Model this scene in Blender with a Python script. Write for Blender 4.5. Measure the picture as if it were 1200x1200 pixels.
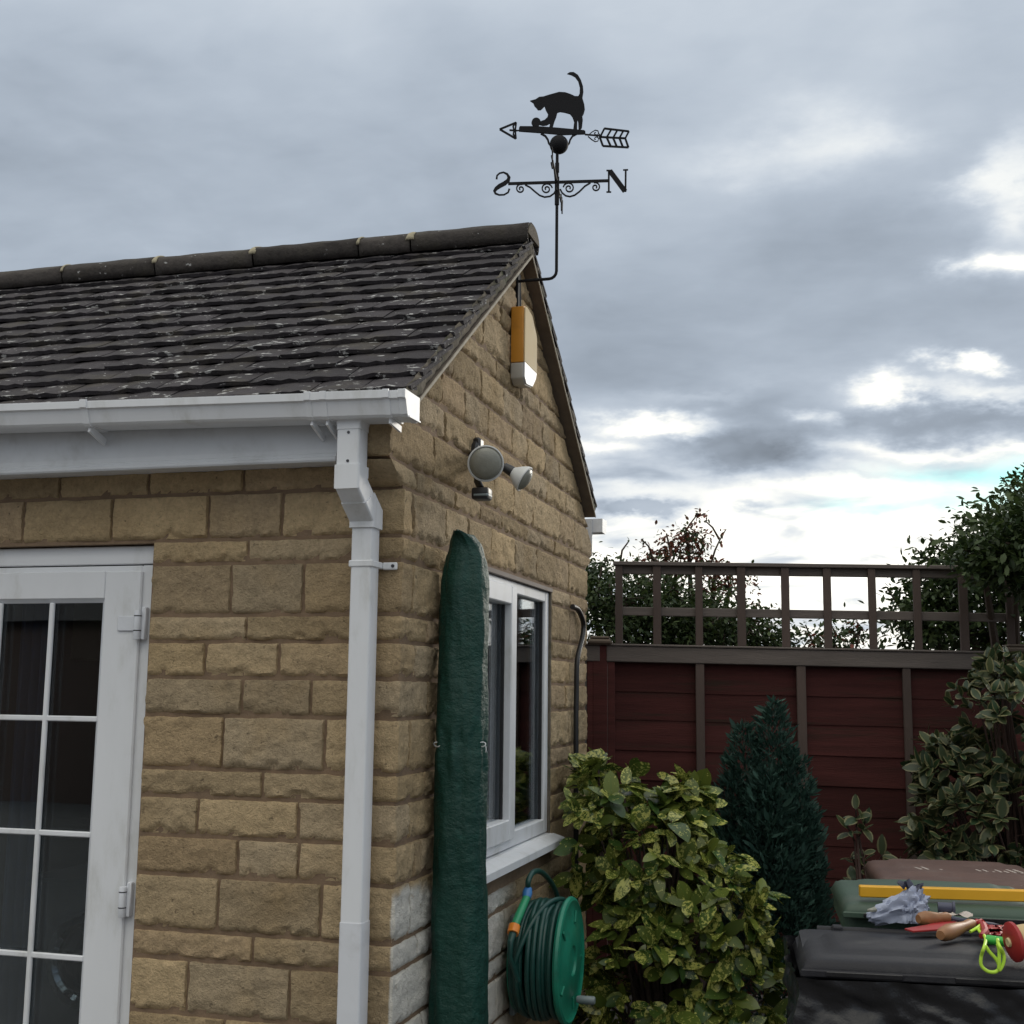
import bpy, bmesh, math, random
import numpy as np
from mathutils import Vector, Matrix, noise
R_ = math.radians
scene = bpy.context.scene
for o in list(bpy.data.objects): bpy.data.objects.remove(o)
col = scene.collection

# ------------------------------------------------------------------ camera
FPX = 1448.07
YAW, PIT, ROL = R_(-15.6327), R_(8.2027), R_(.6437)
CF = Vector((math.sin(YAW)*math.cos(PIT), math.cos(YAW)*math.cos(PIT), math.sin(PIT)))
CR = Vector((math.cos(YAW), -math.sin(YAW), 0)); CU = CR.cross(CF)
CR, CU = CR*math.cos(ROL)+CU*math.sin(ROL), -CR*math.sin(ROL)+CU*math.cos(ROL)
CAM = Vector((1.290, -3.415, 1.65))
cd = bpy.data.cameras.new('camera'); cam = bpy.data.objects.new('camera', cd); col.objects.link(cam)
cd.sensor_width = 36; cd.lens = 36*FPX/1200; cd.clip_start = .05; cd.clip_end = 2000
cam.matrix_world = Matrix(((CR.x, CU.x, -CF.x, CAM.x), (CR.y, CU.y, -CF.y, CAM.y), (CR.z, CU.z, -CF.z, CAM.z), (0, 0, 0, 1)))
scene.camera = cam
def ray(x, y): return CF+CR*((x-600)/FPX)-CU*((y-600)/FPX)
def P(x, y, ax, v):                       # photo pixel -> point on the plane axis=v
    d = ray(x, y); return CAM+d*((v-CAM[ax])/d[ax])
def PN(x, y, p, n):                       # photo pixel -> point on the plane through p with normal n
    d = ray(x, y); return CAM+d*((Vector(p)-CAM).dot(n)/d.dot(n))
def PD(x, y, t): return CAM+ray(x, y)*t   # photo pixel at a known distance along the view

# ------------------------------------------------------------------ sky, sun, exposure
SUN_AZ, SUN_EL = R_(24), R_(15)           # azimuth from +y towards +x
SKY_STRENGTH = .1
sun = bpy.data.lights.new('sun', 'SUN'); sun.energy = 1.1; sun.angle = R_(14); sun.color = (1, .93, .82)
so = bpy.data.objects.new('sun', sun); col.objects.link(so)
sd = Vector((math.sin(SUN_AZ)*math.cos(SUN_EL), math.cos(SUN_AZ)*math.cos(SUN_EL), math.sin(SUN_EL)))
so.rotation_euler = sd.to_track_quat('Z', 'Y').to_euler(); so.location = (4, 8, 6)
scene.view_settings.view_transform = 'Standard'; scene.view_settings.look = 'None'
scene.view_settings.exposure = .36; scene.view_settings.gamma = 1

class NT:
    """small helper for node graphs"""
    def __init__(s, tree): s.t = tree; s.n = tree.nodes; s.l = tree.links
    def add(s, kind, **kw):
        n = s.n.new(kind)
        for k, v in kw.items(): setattr(n, k, v)
        return n
    def put(s, sock, v):
        if isinstance(v, bpy.types.NodeSocket): s.l.new(v, sock)
        elif v is not None: sock.default_value = v
    def m(s, op, a, b=None, c=None, clamp=False):
        n = s.add('ShaderNodeMath', operation=op); n.use_clamp = clamp
        s.put(n.inputs[0], a)
        if b is not None: s.put(n.inputs[1], b)
        if c is not None: s.put(n.inputs[2], c)
        return n.outputs[0]
    def vm(s, op, a, b=None):
        n = s.add('ShaderNodeVectorMath', operation=op); s.put(n.inputs[0], a)
        if b is not None:
            if op == 'SCALE': s.put(n.inputs['Scale'], b)
            else: s.put(n.inputs[1], b)
        return n.outputs['Value' if op in ('LENGTH', 'DOT_PRODUCT') else 'Vector']
    def noise(s, vec, scale, detail=4, rough=.55, dist=0, out='Fac'):
        n = s.add('ShaderNodeTexNoise'); s.put(n.inputs['Vector'], vec)
        for k, v in (('Scale', scale), ('Detail', detail), ('Roughness', rough), ('Distortion', dist)): s.put(n.inputs[k], v)
        return n.outputs[out]
    def ramp(s, f, a, b, smooth=True):
        n = s.add('ShaderNodeMapRange', interpolation_type='SMOOTHSTEP' if smooth else 'LINEAR')
        s.put(n.inputs[0], f); n.inputs[1].default_value = a; n.inputs[2].default_value = b
        return n.outputs[0]
    def mix(s, f, a, b, typ='MIX'):
        n = s.add('ShaderNodeMix', data_type='RGBA', blend_type=typ); n.clamp_factor = True
        s.put(n.inputs[0], f); s.put(n.inputs[6], a); s.put(n.inputs[7], b)
        return n.outputs[2]
    def rgb(s, r, g, b):
        n = s.add('ShaderNodeCombineColor'); s.put(n.inputs[0], r); s.put(n.inputs[1], g); s.put(n.inputs[2], b); return n.outputs[0]

def c4(c): return (c[0], c[1], c[2], 1)

world = bpy.data.worlds.new('World'); scene.world = world; world.use_nodes = True
def build_sky():
    g = NT(world.node_tree); bg = g.n['Background']
    bg.inputs[1].default_value = SKY_STRENGTH
    sky = g.add('ShaderNodeTexSky', sky_type='NISHITA'); sky.sun_disc = False
    sky.sun_elevation = SUN_EL; sky.sun_rotation = SUN_AZ; sky.air_density = 1; sky.dust_density = .6
    d = g.vm('NORMALIZE', g.add('ShaderNodeTexCoord').outputs['Generated'])
    sx = g.add('ShaderNodeSeparateXYZ'); g.put(sx.inputs[0], d)
    z = g.m('MAXIMUM', sx.outputs[2], 0.0)
    el = g.m('ARCSINE', sx.outputs[2]); az = g.m('ARCTAN2', sx.outputs[0], sx.outputs[1])
    # the cloud layer seen in perspective
    inv = g.m('DIVIDE', 1, g.m('ADD', z, .16))
    cx = g.add('ShaderNodeCombineXYZ'); g.put(cx.inputs[0], g.m('MULTIPLY', sx.outputs[0], inv)); g.put(cx.inputs[1], g.m('MULTIPLY', sx.outputs[1], inv))
    p = cx.outputs[0]
    n1 = g.noise(p, 1.15, 5, .5, .15); n2 = g.noise(p, 3.1, 4, .5, .35)
    big = g.noise(p, .5, 2, .5)
    # warp of the cloud masses
    w1 = g.add('ShaderNodeSeparateXYZ'); g.put(w1.inputs[0], g.noise(g.vm('MULTIPLY', d, (1, 1, 2.2)), 7, 6, .6, 0, 'Color'))
    waz = g.m('ADD', az, g.m('MULTIPLY', g.m('SUBTRACT', w1.outputs[0], .5), .20))
    wel = g.m('ADD', el, g.m('MULTIPLY', g.m('SUBTRACT', w1.outputs[1], .5), .075))
    def blobs(lst):
        acc = None
        for (px, py, sxp, syp, amp) in lst:
            r = ray(px, py).normalized(); a0 = math.atan2(r.x, r.y); e0 = math.asin(r.z)
            u = g.m('MULTIPLY', g.m('SUBTRACT', waz, a0), FPX/sxp/1.05)
            v = g.m('MULTIPLY', g.m('SUBTRACT', wel, e0), FPX/syp/1.05)
            q = g.m('EXPONENT', g.m('MULTIPLY', g.m('MULTIPLY_ADD', u, u, g.m('MULTIPLY', v, v)), -1))
            acc = g.m('MULTIPLY_ADD', q, amp, acc if acc is not None else 0.0)
        return acc
    bright = blobs([(965, 172, 75, 38, .34), (880, 195, 90, 22, .10), (1165, 305, 34, 15, .75), (1195, 200, 30, 30, .35), (1200, 255, 60, 60, .18),
                    (745, 510, 62, 10, .85), (1050, 467, 42, 9, .65), (1140, 436, 26, 7, .9), (960, 497, 24, 9, .6), (1165, 458, 40, 9, .5),
                    (1100, 520, 130, 9, .5), (690, 535, 60, 8, .4), (800, 478, 70, 8, .14)])
    dark = blobs([(840, 530, 95, 26, 1.0), (915, 545, 70, 14, .6), (1080, 490, 110, 17, .75), (1180, 470, 70, 12, .45), (755, 597, 60, 11, 1.0), (700, 600, 50, 10, .7),
                  (1080, 270, 100, 22, .22), (1120, 370, 140, 30, .22), (760, 420, 140, 40, .14), (890, 598, 30, 5, .6), (820, 640, 60, 6, .35), (1000, 560, 80, 5, .3), (700, 565, 40, 8, .4), (1160, 70, 120, 50, .12), (900, 340, 160, 26, .10), (1010, 706, 16, 6, .5)])
    # brightening of thin cloud towards the low sun
    u = g.m('MULTIPLY', g.m('SUBTRACT', az, SUN_AZ-.16), 1/.75); v = g.m('MULTIPLY', g.m('SUBTRACT', wel, .095), 1/.085)
    glow = g.m('EXPONENT', g.m('MULTIPLY', g.m('MULTIPLY_ADD', u, u, g.m('MULTIPLY', v, v)), -1))
    u2 = g.m('MULTIPLY', g.m('SUBTRACT', az, SUN_AZ), 1/.9); v2 = g.m('MULTIPLY', g.m('SUBTRACT', el, .2), 1/.4)
    halo = g.m('EXPONENT', g.m('MULTIPLY', g.m('MULTIPLY_ADD', u2, u2, g.m('MULTIPLY', v2, v2)), -1))
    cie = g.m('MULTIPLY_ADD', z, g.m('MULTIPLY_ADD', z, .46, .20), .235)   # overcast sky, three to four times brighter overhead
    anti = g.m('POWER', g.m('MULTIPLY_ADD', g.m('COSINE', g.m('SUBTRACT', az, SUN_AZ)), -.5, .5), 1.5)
    cie = g.m('MULTIPLY', cie, g.m('MULTIPLY_ADD', anti, .85, 1))          # sky opposite the sun made lighter, added to lift the front wall
    n3 = g.noise(g.vm('MULTIPLY', p, (1, 1.7, 1)), 9, 4, .6, .3)
    fade = g.ramp(z, .02, .14)
    tex = g.m('MULTIPLY_ADD', g.m('SUBTRACT', n1, .5), .95, g.m('MULTIPLY_ADD', g.m('SUBTRACT', n2, .5), .62, g.m('MULTIPLY_ADD', g.m('SUBTRACT', n3, .5), g.m('MULTIPLY', fade, .14), g.m('MULTIPLY_ADD', g.m('SUBTRACT', big, .5), .3, 1.0))))
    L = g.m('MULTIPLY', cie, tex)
    L = g.m('MULTIPLY_ADD', halo, .07, L)
    L = g.m('ADD', L, g.m('MULTIPLY', bright, g.m('MULTIPLY_ADD', n2, 1.1, .2)))
    L = g.m('MULTIPLY_ADD', g.m('MULTIPLY', glow, g.m('MULTIPLY_ADD', g.ramp(n2, .28, .6), .75, .35)), 1.0, L)
    L = g.m('MULTIPLY', L, g.m('SUBTRACT', 1, g.m('MULTIPLY', g.m('MINIMUM', dark, 1.0), .52)))
    L = g.m('MAXIMUM', L, .12)
    t = g.ramp(L, .30, 1.0)
    tint = g.mix(t, (.82, .95, 1.125, 1), (1.0, .98, .90, 1))
    cloud = g.mix(1.0, tint, g.rgb(L, L, L), 'MULTIPLY')
    cloud = g.vm('SCALE', cloud, 1/SKY_STRENGTH)
    hole = blobs([(1165, 558, 75, 17, .95), (1100, 598, 95, 11, .5), (1010, 607, 40, 7, .3)])
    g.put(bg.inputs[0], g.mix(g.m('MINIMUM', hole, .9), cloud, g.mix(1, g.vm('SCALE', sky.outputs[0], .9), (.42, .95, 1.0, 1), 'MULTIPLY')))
build_sky()

# ------------------------------------------------------------------ materials
M = {}
def material(name, build, **kw):
    m = bpy.data.materials.new(name); m.use_nodes = True
    g = NT(m.node_tree); b = g.n['Principled BSDF']; build(g, b, **kw); M[name] = m; return m
def bump(g, b, h, strength=.3, dist=.01):
    n = g.add('ShaderNodeBump'); n.inputs['Strength'].default_value = strength; n.inputs['Distance'].default_value = dist
    g.put(n.inputs['Height'], h); g.l.new(n.outputs[0], b.inputs['Normal'])
def wpos(g): return g.add('ShaderNodeNewGeometry').outputs['Position']
def opos(g): return g.add('ShaderNodeTexCoord').outputs['Object']
def plain(g, b, c, rough=.5, var=.12, scale=9, bs=0, bscale=120, metal=0, rand=0, spec=.5, coat=0, dirt=None, dirtscale=3, dirtlo=.5, dirthi=.75, obj=False, stretch=None):
    p = opos(g) if obj else wpos(g)
    if stretch: p = g.vm('MULTIPLY', p, stretch)
    n = g.noise(p, scale, 5, .6)
    k = g.m('MULTIPLY_ADD', g.m('SUBTRACT', n, .5), 2*var*1.6, 1)
    if rand:
        r = g.add('ShaderNodeObjectInfo').outputs['Random']
        k = g.m('MULTIPLY', k, g.m('MULTIPLY_ADD', g.m('SUBTRACT', r, .5), 2*rand, 1))
    colr = g.mix(1, c4(c), g.rgb(k, k, k), 'MULTIPLY')
    if dirt:
        f = g.ramp(g.noise(p, dirtscale, 6, .65), dirtlo, dirthi)
        colr = g.mix(f, colr, c4(dirt))
    g.put(b.inputs['Base Color'], colr)
    g.put(b.inputs['Roughness'], g.m('MULTIPLY_ADD', g.m('SUBTRACT', n, .5), .25, rough, clamp=True))
    b.inputs['Metallic'].default_value = metal; b.inputs['Specular IOR Level'].default_value = spec
    b.inputs['Coat Weight'].default_value = coat
    if bs: bump(g, b, g.noise(p, bscale, 4, .6), bs, .004)
def stone(g, b, paint=False):
    p = wpos(g); r = g.add('ShaderNodeObjectInfo').outputs['Random']
    n1 = g.noise(p, 16, 6, .65); n2 = g.noise(p, 75, 4, .65); n3 = g.noise(p, 4, 3, .5)
    k = g.m('MULTIPLY_ADD', g.m('SUBTRACT', n1, .5), .75, g.m('MULTIPLY_ADD', g.m('SUBTRACT', n2, .5), .75, 1))
    k = g.m('MULTIPLY', k, g.m('MULTIPLY_ADD', g.m('SUBTRACT', r, .5), .38, 1))
    base = g.mix(g.m('FRACT', g.m('MULTIPLY', r, 7.3)), (.51, .38, .22, 1), (.47, .37, .245, 1))
    base = g.mix(g.m('MULTIPLY', g.ramp(g.m('FRACT', g.m('MULTIPLY', r, 17.9)), .7, 1.0), .35), base, (.40, .275, .175, 1))
    base = g.mix(g.ramp(n3, .45, .75), base, (.43, .315, .18, 1))
    c = g.mix(1, base, g.rgb(k, k, k), 'MULTIPLY')
    # soot and lichen specks
    c = g.mix(g.m('MULTIPLY', g.ramp(g.noise(p, 42, 3, .7), .62, .72), .65), c, (.07, .055, .035, 1))
    c = g.mix(g.m('MULTIPLY', g.ramp(g.noise(p, 9, 5, .7), .60, .75), .35), c, (.17, .15, .08, 1))
    # remains of white masonry paint low down on the gable
    s = g.add('ShaderNodeSeparateXYZ'); g.put(s.inputs[0], p)
    nz = g.noise(p, 30, 5, .7)
    e = g.m('MULTIPLY_ADD', g.m('SUBTRACT', g.noise(p, 5, 3, .5), .5), .16, s.outputs[2])
    f = g.m('MULTIPLY', g.ramp(e, 1.085, 1.045), g.ramp(s.outputs[0], -.012, -.004))
    f = g.m('MULTIPLY', f, g.ramp(s.outputs[1], 1.35, 1.0))
    f = g.m('MULTIPLY', f, g.ramp(nz, .26, .38))
    wh = g.mix(n2, (.86, .84, .78, 1), (.70, .67, .60, 1))
    c = g.mix(f, c, wh)
    g.put(b.inputs['Base Color'], c); b.inputs['Roughness'].default_value = .92; b.inputs['Specular IOR Level'].default_value = .2
    h = g.m('ADD', g.noise(p, 60, 6, .7), g.m('MULTIPLY', g.noise(p, 190, 3, .7), .5))
    bump(g, b, h, 1.0, .013)
def glass(g, b):
    g.n.remove(b); out = g.n['Material Output']
    fr = g.add('ShaderNodeFresnel'); fr.inputs[0].default_value = 1.55
    f = g.m('MULTIPLY', fr.outputs[0], .7, clamp=True)
    tr = g.add('ShaderNodeBsdfTransparent'); tr.inputs[0].default_value = (.84, .87, .88, 1)
    gl = g.add('ShaderNodeBsdfGlossy'); gl.inputs['Roughness'].default_value = .0; gl.inputs[0].default_value = (.95, .97, 1, 1)
    n = g.add('ShaderNodeBump'); n.inputs['Strength'].default_value = .05; n.inputs['Distance'].default_value = .002
    g.put(n.inputs['Height'], g.noise(wpos(g), 5, 2, .5)); g.l.new(n.outputs[0], gl.inputs['Normal'])
    mx = g.add('ShaderNodeMixShader'); g.put(mx.inputs[0], f); g.l.new(tr.outputs[0], mx.inputs[1]); g.l.new(gl.outputs[0], mx.inputs[2])
    g.l.new(mx.outputs[0], out.inputs[0])
def tile(g, b, c=(.043, .038, .042), lich=0):
    p = wpos(g); r = g.add('ShaderNodeObjectInfo').outputs['Random']
    isl = g.add('ShaderNodeNewGeometry').outputs['Random Per Island']
    n1 = g.noise(p, 22, 6, .7); n2 = g.noise(p, 90, 3, .7)
    k = g.m('MULTIPLY_ADD', g.m('SUBTRACT', n1, .5), 1.3, g.m('MULTIPLY_ADD', g.m('SUBTRACT', n2, .5), .7, 1))
    k = g.m('MULTIPLY', k, g.m('MULTIPLY_ADD', g.m('SUBTRACT', g.m('FRACT', g.m('ADD', r, isl)), .5), .5, 1))
    cc = g.mix(1, c4(c), g.rgb(k, k, k), 'MULTIPLY')
    cc = g.mix(g.m('MULTIPLY', g.ramp(g.noise(p, 6, 4, .6), .5, .72), .5), cc, (.085, .075, .055, 1))
    li = g.noise(g.vm('MULTIPLY', p, (.55, 1, 1)), 34, 4, .65)
    pat = g.noise(p, 2.3, 2, .5)
    th = g.m('ADD', li, g.m('MULTIPLY', pat, .16))
    cc = g.mix(g.m('MULTIPLY', g.ramp(th, .69+lich, .735+lich), .9), cc, (.46, .46, .45, 1))
    g.put(b.inputs['Base Color'], cc); b.inputs['Roughness'].default_value = .85; b.inputs['Specular IOR Level'].default_value = .3
    bump(g, b, g.m('ADD', n1, g.m('MULTIPLY', n2, .6)), .8, .008)
def leaf(g, b, c1, c2, spot=None, spotscale=70, spotlo=.56, spothi=.64, margin=None, dark=None, rough=.42, trans=.18):
    info = g.add('ShaderNodeObjectInfo').outputs['Random']; isl = g.add('ShaderNodeNewGeometry').outputs['Random Per Island']
    r = g.m('FRACT', g.m('ADD', info, isl)); p = wpos(g)
    uv = g.add('ShaderNodeSeparateXYZ'); g.put(uv.inputs[0], g.add('ShaderNodeUVMap').outputs[0])
    c = g.mix(r, c4(c1), c4(c2))
    n = g.noise(p, spotscale, 3, .7)
    if spot: c = g.mix(g.ramp(g.m('ADD', n, g.m('MULTIPLY', g.m('SUBTRACT', g.m('FRACT', g.m('MULTIPLY', r, 5.7)), .5), .26)), spotlo, spothi), c, c4(spot))
    au = g.m('ABSOLUTE', g.m('MULTIPLY_ADD', uv.outputs[0], 2, -1))
    if margin: c = g.mix(g.ramp(g.m('MULTIPLY_ADD', g.m('SUBTRACT', n, .5), .5, au), .62, .75), c, c4(margin))
    c = g.mix(g.m('MULTIPLY', g.ramp(au, .12, .02), .35), c, c4([x*1.6 for x in c1]))
    k = g.m('MULTIPLY_ADD', g.m('SUBTRACT', g.m('FRACT', g.m('MULTIPLY', r, 13.1)), .5), .5, 1)
    c = g.mix(1, c, g.rgb(k, k, k), 'MULTIPLY')
    g.put(b.inputs['Base Color'], c); b.inputs['Roughness'].default_value = rough
    b.inputs['Specular IOR Level'].default_value = .35
    out = g.n['Material Output']; ts = g.add('ShaderNodeBsdfTranslucent'); g.put(ts.inputs[0], c)
    mx = g.add('ShaderNodeMixShader'); mx.inputs[0].default_value = trans
    g.l.new(b.outputs[0], mx.inputs[1]); g.l.new(ts.outputs[0], mx.inputs[2]); g.l.new(mx.outputs[0], out.inputs[0])

material('stone', stone)
material('mortar', plain, c=(.215, .148, .095), rough=.95, var=.25, scale=30, bs=.6, bscale=160)
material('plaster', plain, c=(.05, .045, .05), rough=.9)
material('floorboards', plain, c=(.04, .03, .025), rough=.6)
material('pvc', plain, c=(.76, .775, .80), spec=.3, rough=.45, var=.05, scale=5, dirt=(.50, .50, .47), dirtscale=7, dirtlo=.5, dirthi=.85, stretch=(1, 1, .35))
material('pvc_old', plain, c=(.70, .72, .76), rough=.4, var=.06, scale=6, dirt=(.46, .46, .45), dirtscale=5, dirtlo=.52, dirthi=.85)
material('pvc_trim', plain, c=(.60, .62, .65), rough=.45, var=.08, scale=6, dirt=(.34, .34, .33), dirtscale=4, dirtlo=.5, dirthi=.85)
material('gasket', plain, c=(.02, .02, .022), rough=.6)
material('hinge_metal', plain, c=(.62, .63, .64), rough=.35, metal=.3)
material('screw', plain, c=(.07, .07, .08), rough=.4, metal=.6)
material('glass', glass)
material('tile', tile)
material('ridge', tile, c=(.054, .047, .043), lich=.045)
material('verge_mortar', plain, c=(.145, .122, .092), rough=.95, var=.4, scale=26, bs=.9, bscale=70, dirt=(.07, .075, .04), dirtscale=9, dirtlo=.48, dirthi=.66)
material('ridge_mortar', plain, c=(.36, .32, .22), rough=.95, var=.3, scale=40, bs=.8, bscale=90)
material('undercloak', plain, c=(.15, .12, .095), rough=.9, var=.3, scale=18)
material('undercloak_edge', plain, c=(.42, .38, .31), rough=.9, var=.3, scale=30)
material('lead', plain, c=(.14, .11, .095), rough=.7, var=.25, scale=20)
material('iron', plain, c=(.012, .012, .014), spec=.2, rough=.75, var=.3, scale=40, bs=.2, bscale=200)
material('black_plastic', plain, c=(.018, .018, .02), rough=.42, var=.2)
material('orange_plastic', plain, c=(.62, .27, .035), rough=.35, var=.06, scale=8, dirt=(.42, .17, .03), dirtscale=7, dirtlo=.58, dirthi=.85)
material('cream_plastic', plain, c=(.62, .49, .29), spec=.15, rough=.7, var=.05, dirt=(.55, .47, .34), dirtscale=10, dirtlo=.5, dirthi=.8)
material('smoke_plastic', plain, c=(.42, .40, .36), rough=.3, var=.08)
material('lamp_white', plain, c=(.66, .67, .66), spec=.25, rough=.45, var=.05)
material('lamp_lens', plain, c=(.24, .24, .205), rough=.22, var=.12, scale=60, bs=.3, bscale=260)
def tarp(g, b):
    p = wpos(g); n = g.noise(p, 5, 5, .65); q = g.vm('MULTIPLY', p, (1, 1, 1.5))
    c = g.mix(n, (.003, .032, .023, 1), (.006, .058, .043, 1))
    c = g.mix(g.m('MULTIPLY', g.ramp(g.noise(q, 24, 5, .7), .5, .8), .6), c, (.013, .085, .066, 1))
    c = g.mix(g.m('MULTIPLY', g.ramp(g.noise(p, 3, 4, .6), .52, .75), .45), c, (.004, .024, .026, 1))
    g.put(b.inputs['Base Color'], c); b.inputs['Roughness'].default_value = .5; b.inputs['Specular IOR Level'].default_value = .4
    weave = g.noise(g.vm('MULTIPLY', p, (1, 1, 6)), 110, 2, .5)
    h = g.m('MULTIPLY_ADD', g.noise(q, 14, 5, .65), 1.0, g.m('MULTIPLY_ADD', g.noise(p, 40, 4, .6), .45, g.m('MULTIPLY', weave, .10)))
    bump(g, b, h, 1.0, .011)
material('tarp', tarp)
material('silver_cord', plain, c=(.55, .57, .58), rough=.4)
material('hose', plain, c=(.010, .060, .050), rough=.38, var=.25, scale=40)
material('reel_green', plain, c=(.010, .215, .135), rough=.4, var=.15, scale=10, dirt=(.015, .14, .095), dirtscale=12, dirtlo=.5, dirthi=.75)
material('wand_green', plain, c=(.03, .30, .14), rough=.35)
material('blue_plastic', plain, c=(.05, .20, .50), rough=.35)
material('connector_orange', plain, c=(.85, .27, .03), rough=.35)
material('grey_plastic', plain, c=(.20, .24, .25), rough=.4)
material('fence_red', plain, c=(.074, .024, .022), rough=.9, spec=.2, var=.4, scale=7, bs=.5, bscale=60, rand=.35, stretch=(.25, 1, 4), dirt=(.036, .024, .018), dirtscale=5, dirtlo=.5, dirthi=.75)
material('fence_grey', plain, c=(.078, .056, .048), rough=.9, var=.3, scale=9, bs=.6, bscale=70, rand=.15, stretch=(1, 1, .3))
material('rail_grey', plain, c=(.125, .105, .095), rough=.9, var=.3, scale=9, bs=.6, bscale=70, stretch=(.3, 1, 3))
material('concrete', plain, c=(.16, .15, .145), rough=.95, var=.2, scale=30, bs=.4)
material('cap_brown', plain, c=(.10, .075, .055), rough=.85, var=.25, scale=20)
material('ground', plain, c=(.13, .125, .12), rough=.95, var=.3, scale=3, bs=.6, bscale=40)
material('bark', plain, c=(.075, .055, .042), rough=.95, var=.35, scale=30, bs=.7, bscale=60)
material('twig', plain, c=(.055, .030, .024), rough=.9, var=.3)
material('aucuba', leaf, c1=(.040, .085, .020), c2=(.135, .165, .030), spot=(.46, .46, .12), spotscale=70, spotlo=.54, spothi=.62, rough=.27)
material('variegated', leaf, c1=(.022, .050, .022), c2=(.055, .066, .026), margin=(.165, .158, .075), spotscale=40)
material('conifer', leaf, c1=(.013, .042, .032), c2=(.034, .080, .060), rough=.7, trans=.1)
material('dark_leaf', leaf, c1=(.020, .040, .014), c2=(.058, .085, .024), rough=.55, trans=.25)
material('red_leaf', leaf, c1=(.075, .035, .018), c2=(.20, .055, .035), rough=.55, trans=.3)
material('bin_black', plain, c=(.015, .015, .019), spec=.3, rough=.58, var=.25, scale=14, bs=.35, bscale=260, dirt=(.040, .040, .042), dirtscale=8, dirtlo=.5, dirthi=.8)
material('sack_black', plain, c=(.007, .007, .009), rough=.36, var=.2, scale=12, bs=1.0, bscale=22)
material('bin_green', plain, c=(.040, .075, .052), rough=.58, var=.18, scale=9, bs=.2, dirt=(.065, .09, .068), dirtscale=6)
material('bin_brown', plain, c=(.10, .055, .043), rough=.6, var=.2, scale=9, bs=.3, dirt=(.13, .085, .07), dirtscale=7)
material('print_pale', plain, c=(.48, .42, .38), rough=.6, var=.3, scale=60)
material('yellow', plain, c=(.72, .38, .02), rough=.4, var=.08)
material('bag_blue', plain, c=(.34, .38, .50), rough=.45, var=.25, scale=20)
material('bag_dark', plain, c=(.05, .055, .09), rough=.5, var=.3)
material('wood_handle', plain, c=(.27, .125, .05), rough=.5, var=.25, scale=25)
material('red_plastic', plain, c=(.34, .022, .022), rough=.5, var=.15, dirt=(.25, .03, .03), dirtscale=20)
material('lime_cord', plain, c=(.50, .78, .06), rough=.5, var=.1)
material('grip_green', plain, c=(.05, .42, .06), rough=.45)
material('tan_plastic', plain, c=(.55, .40, .20), rough=.55, var=.15)
material('grey_tool', plain, c=(.22, .22, .18), rough=.5, var=.2)
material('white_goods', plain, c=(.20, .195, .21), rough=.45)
material('chrome', plain, c=(.9, .9, .92), rough=.06, metal=1, var=.0)
material('dark_glass', plain, c=(.01, .01, .012), rough=.1)
material('cabinet', plain, c=(.40, .36, .25), rough=.5)
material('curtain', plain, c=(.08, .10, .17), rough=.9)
material('render_wall', plain, c=(.09, .065, .055), rough=.9)
material('roof_far', plain, c=(.06, .055, .055), rough=.9, var=.3)

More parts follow.
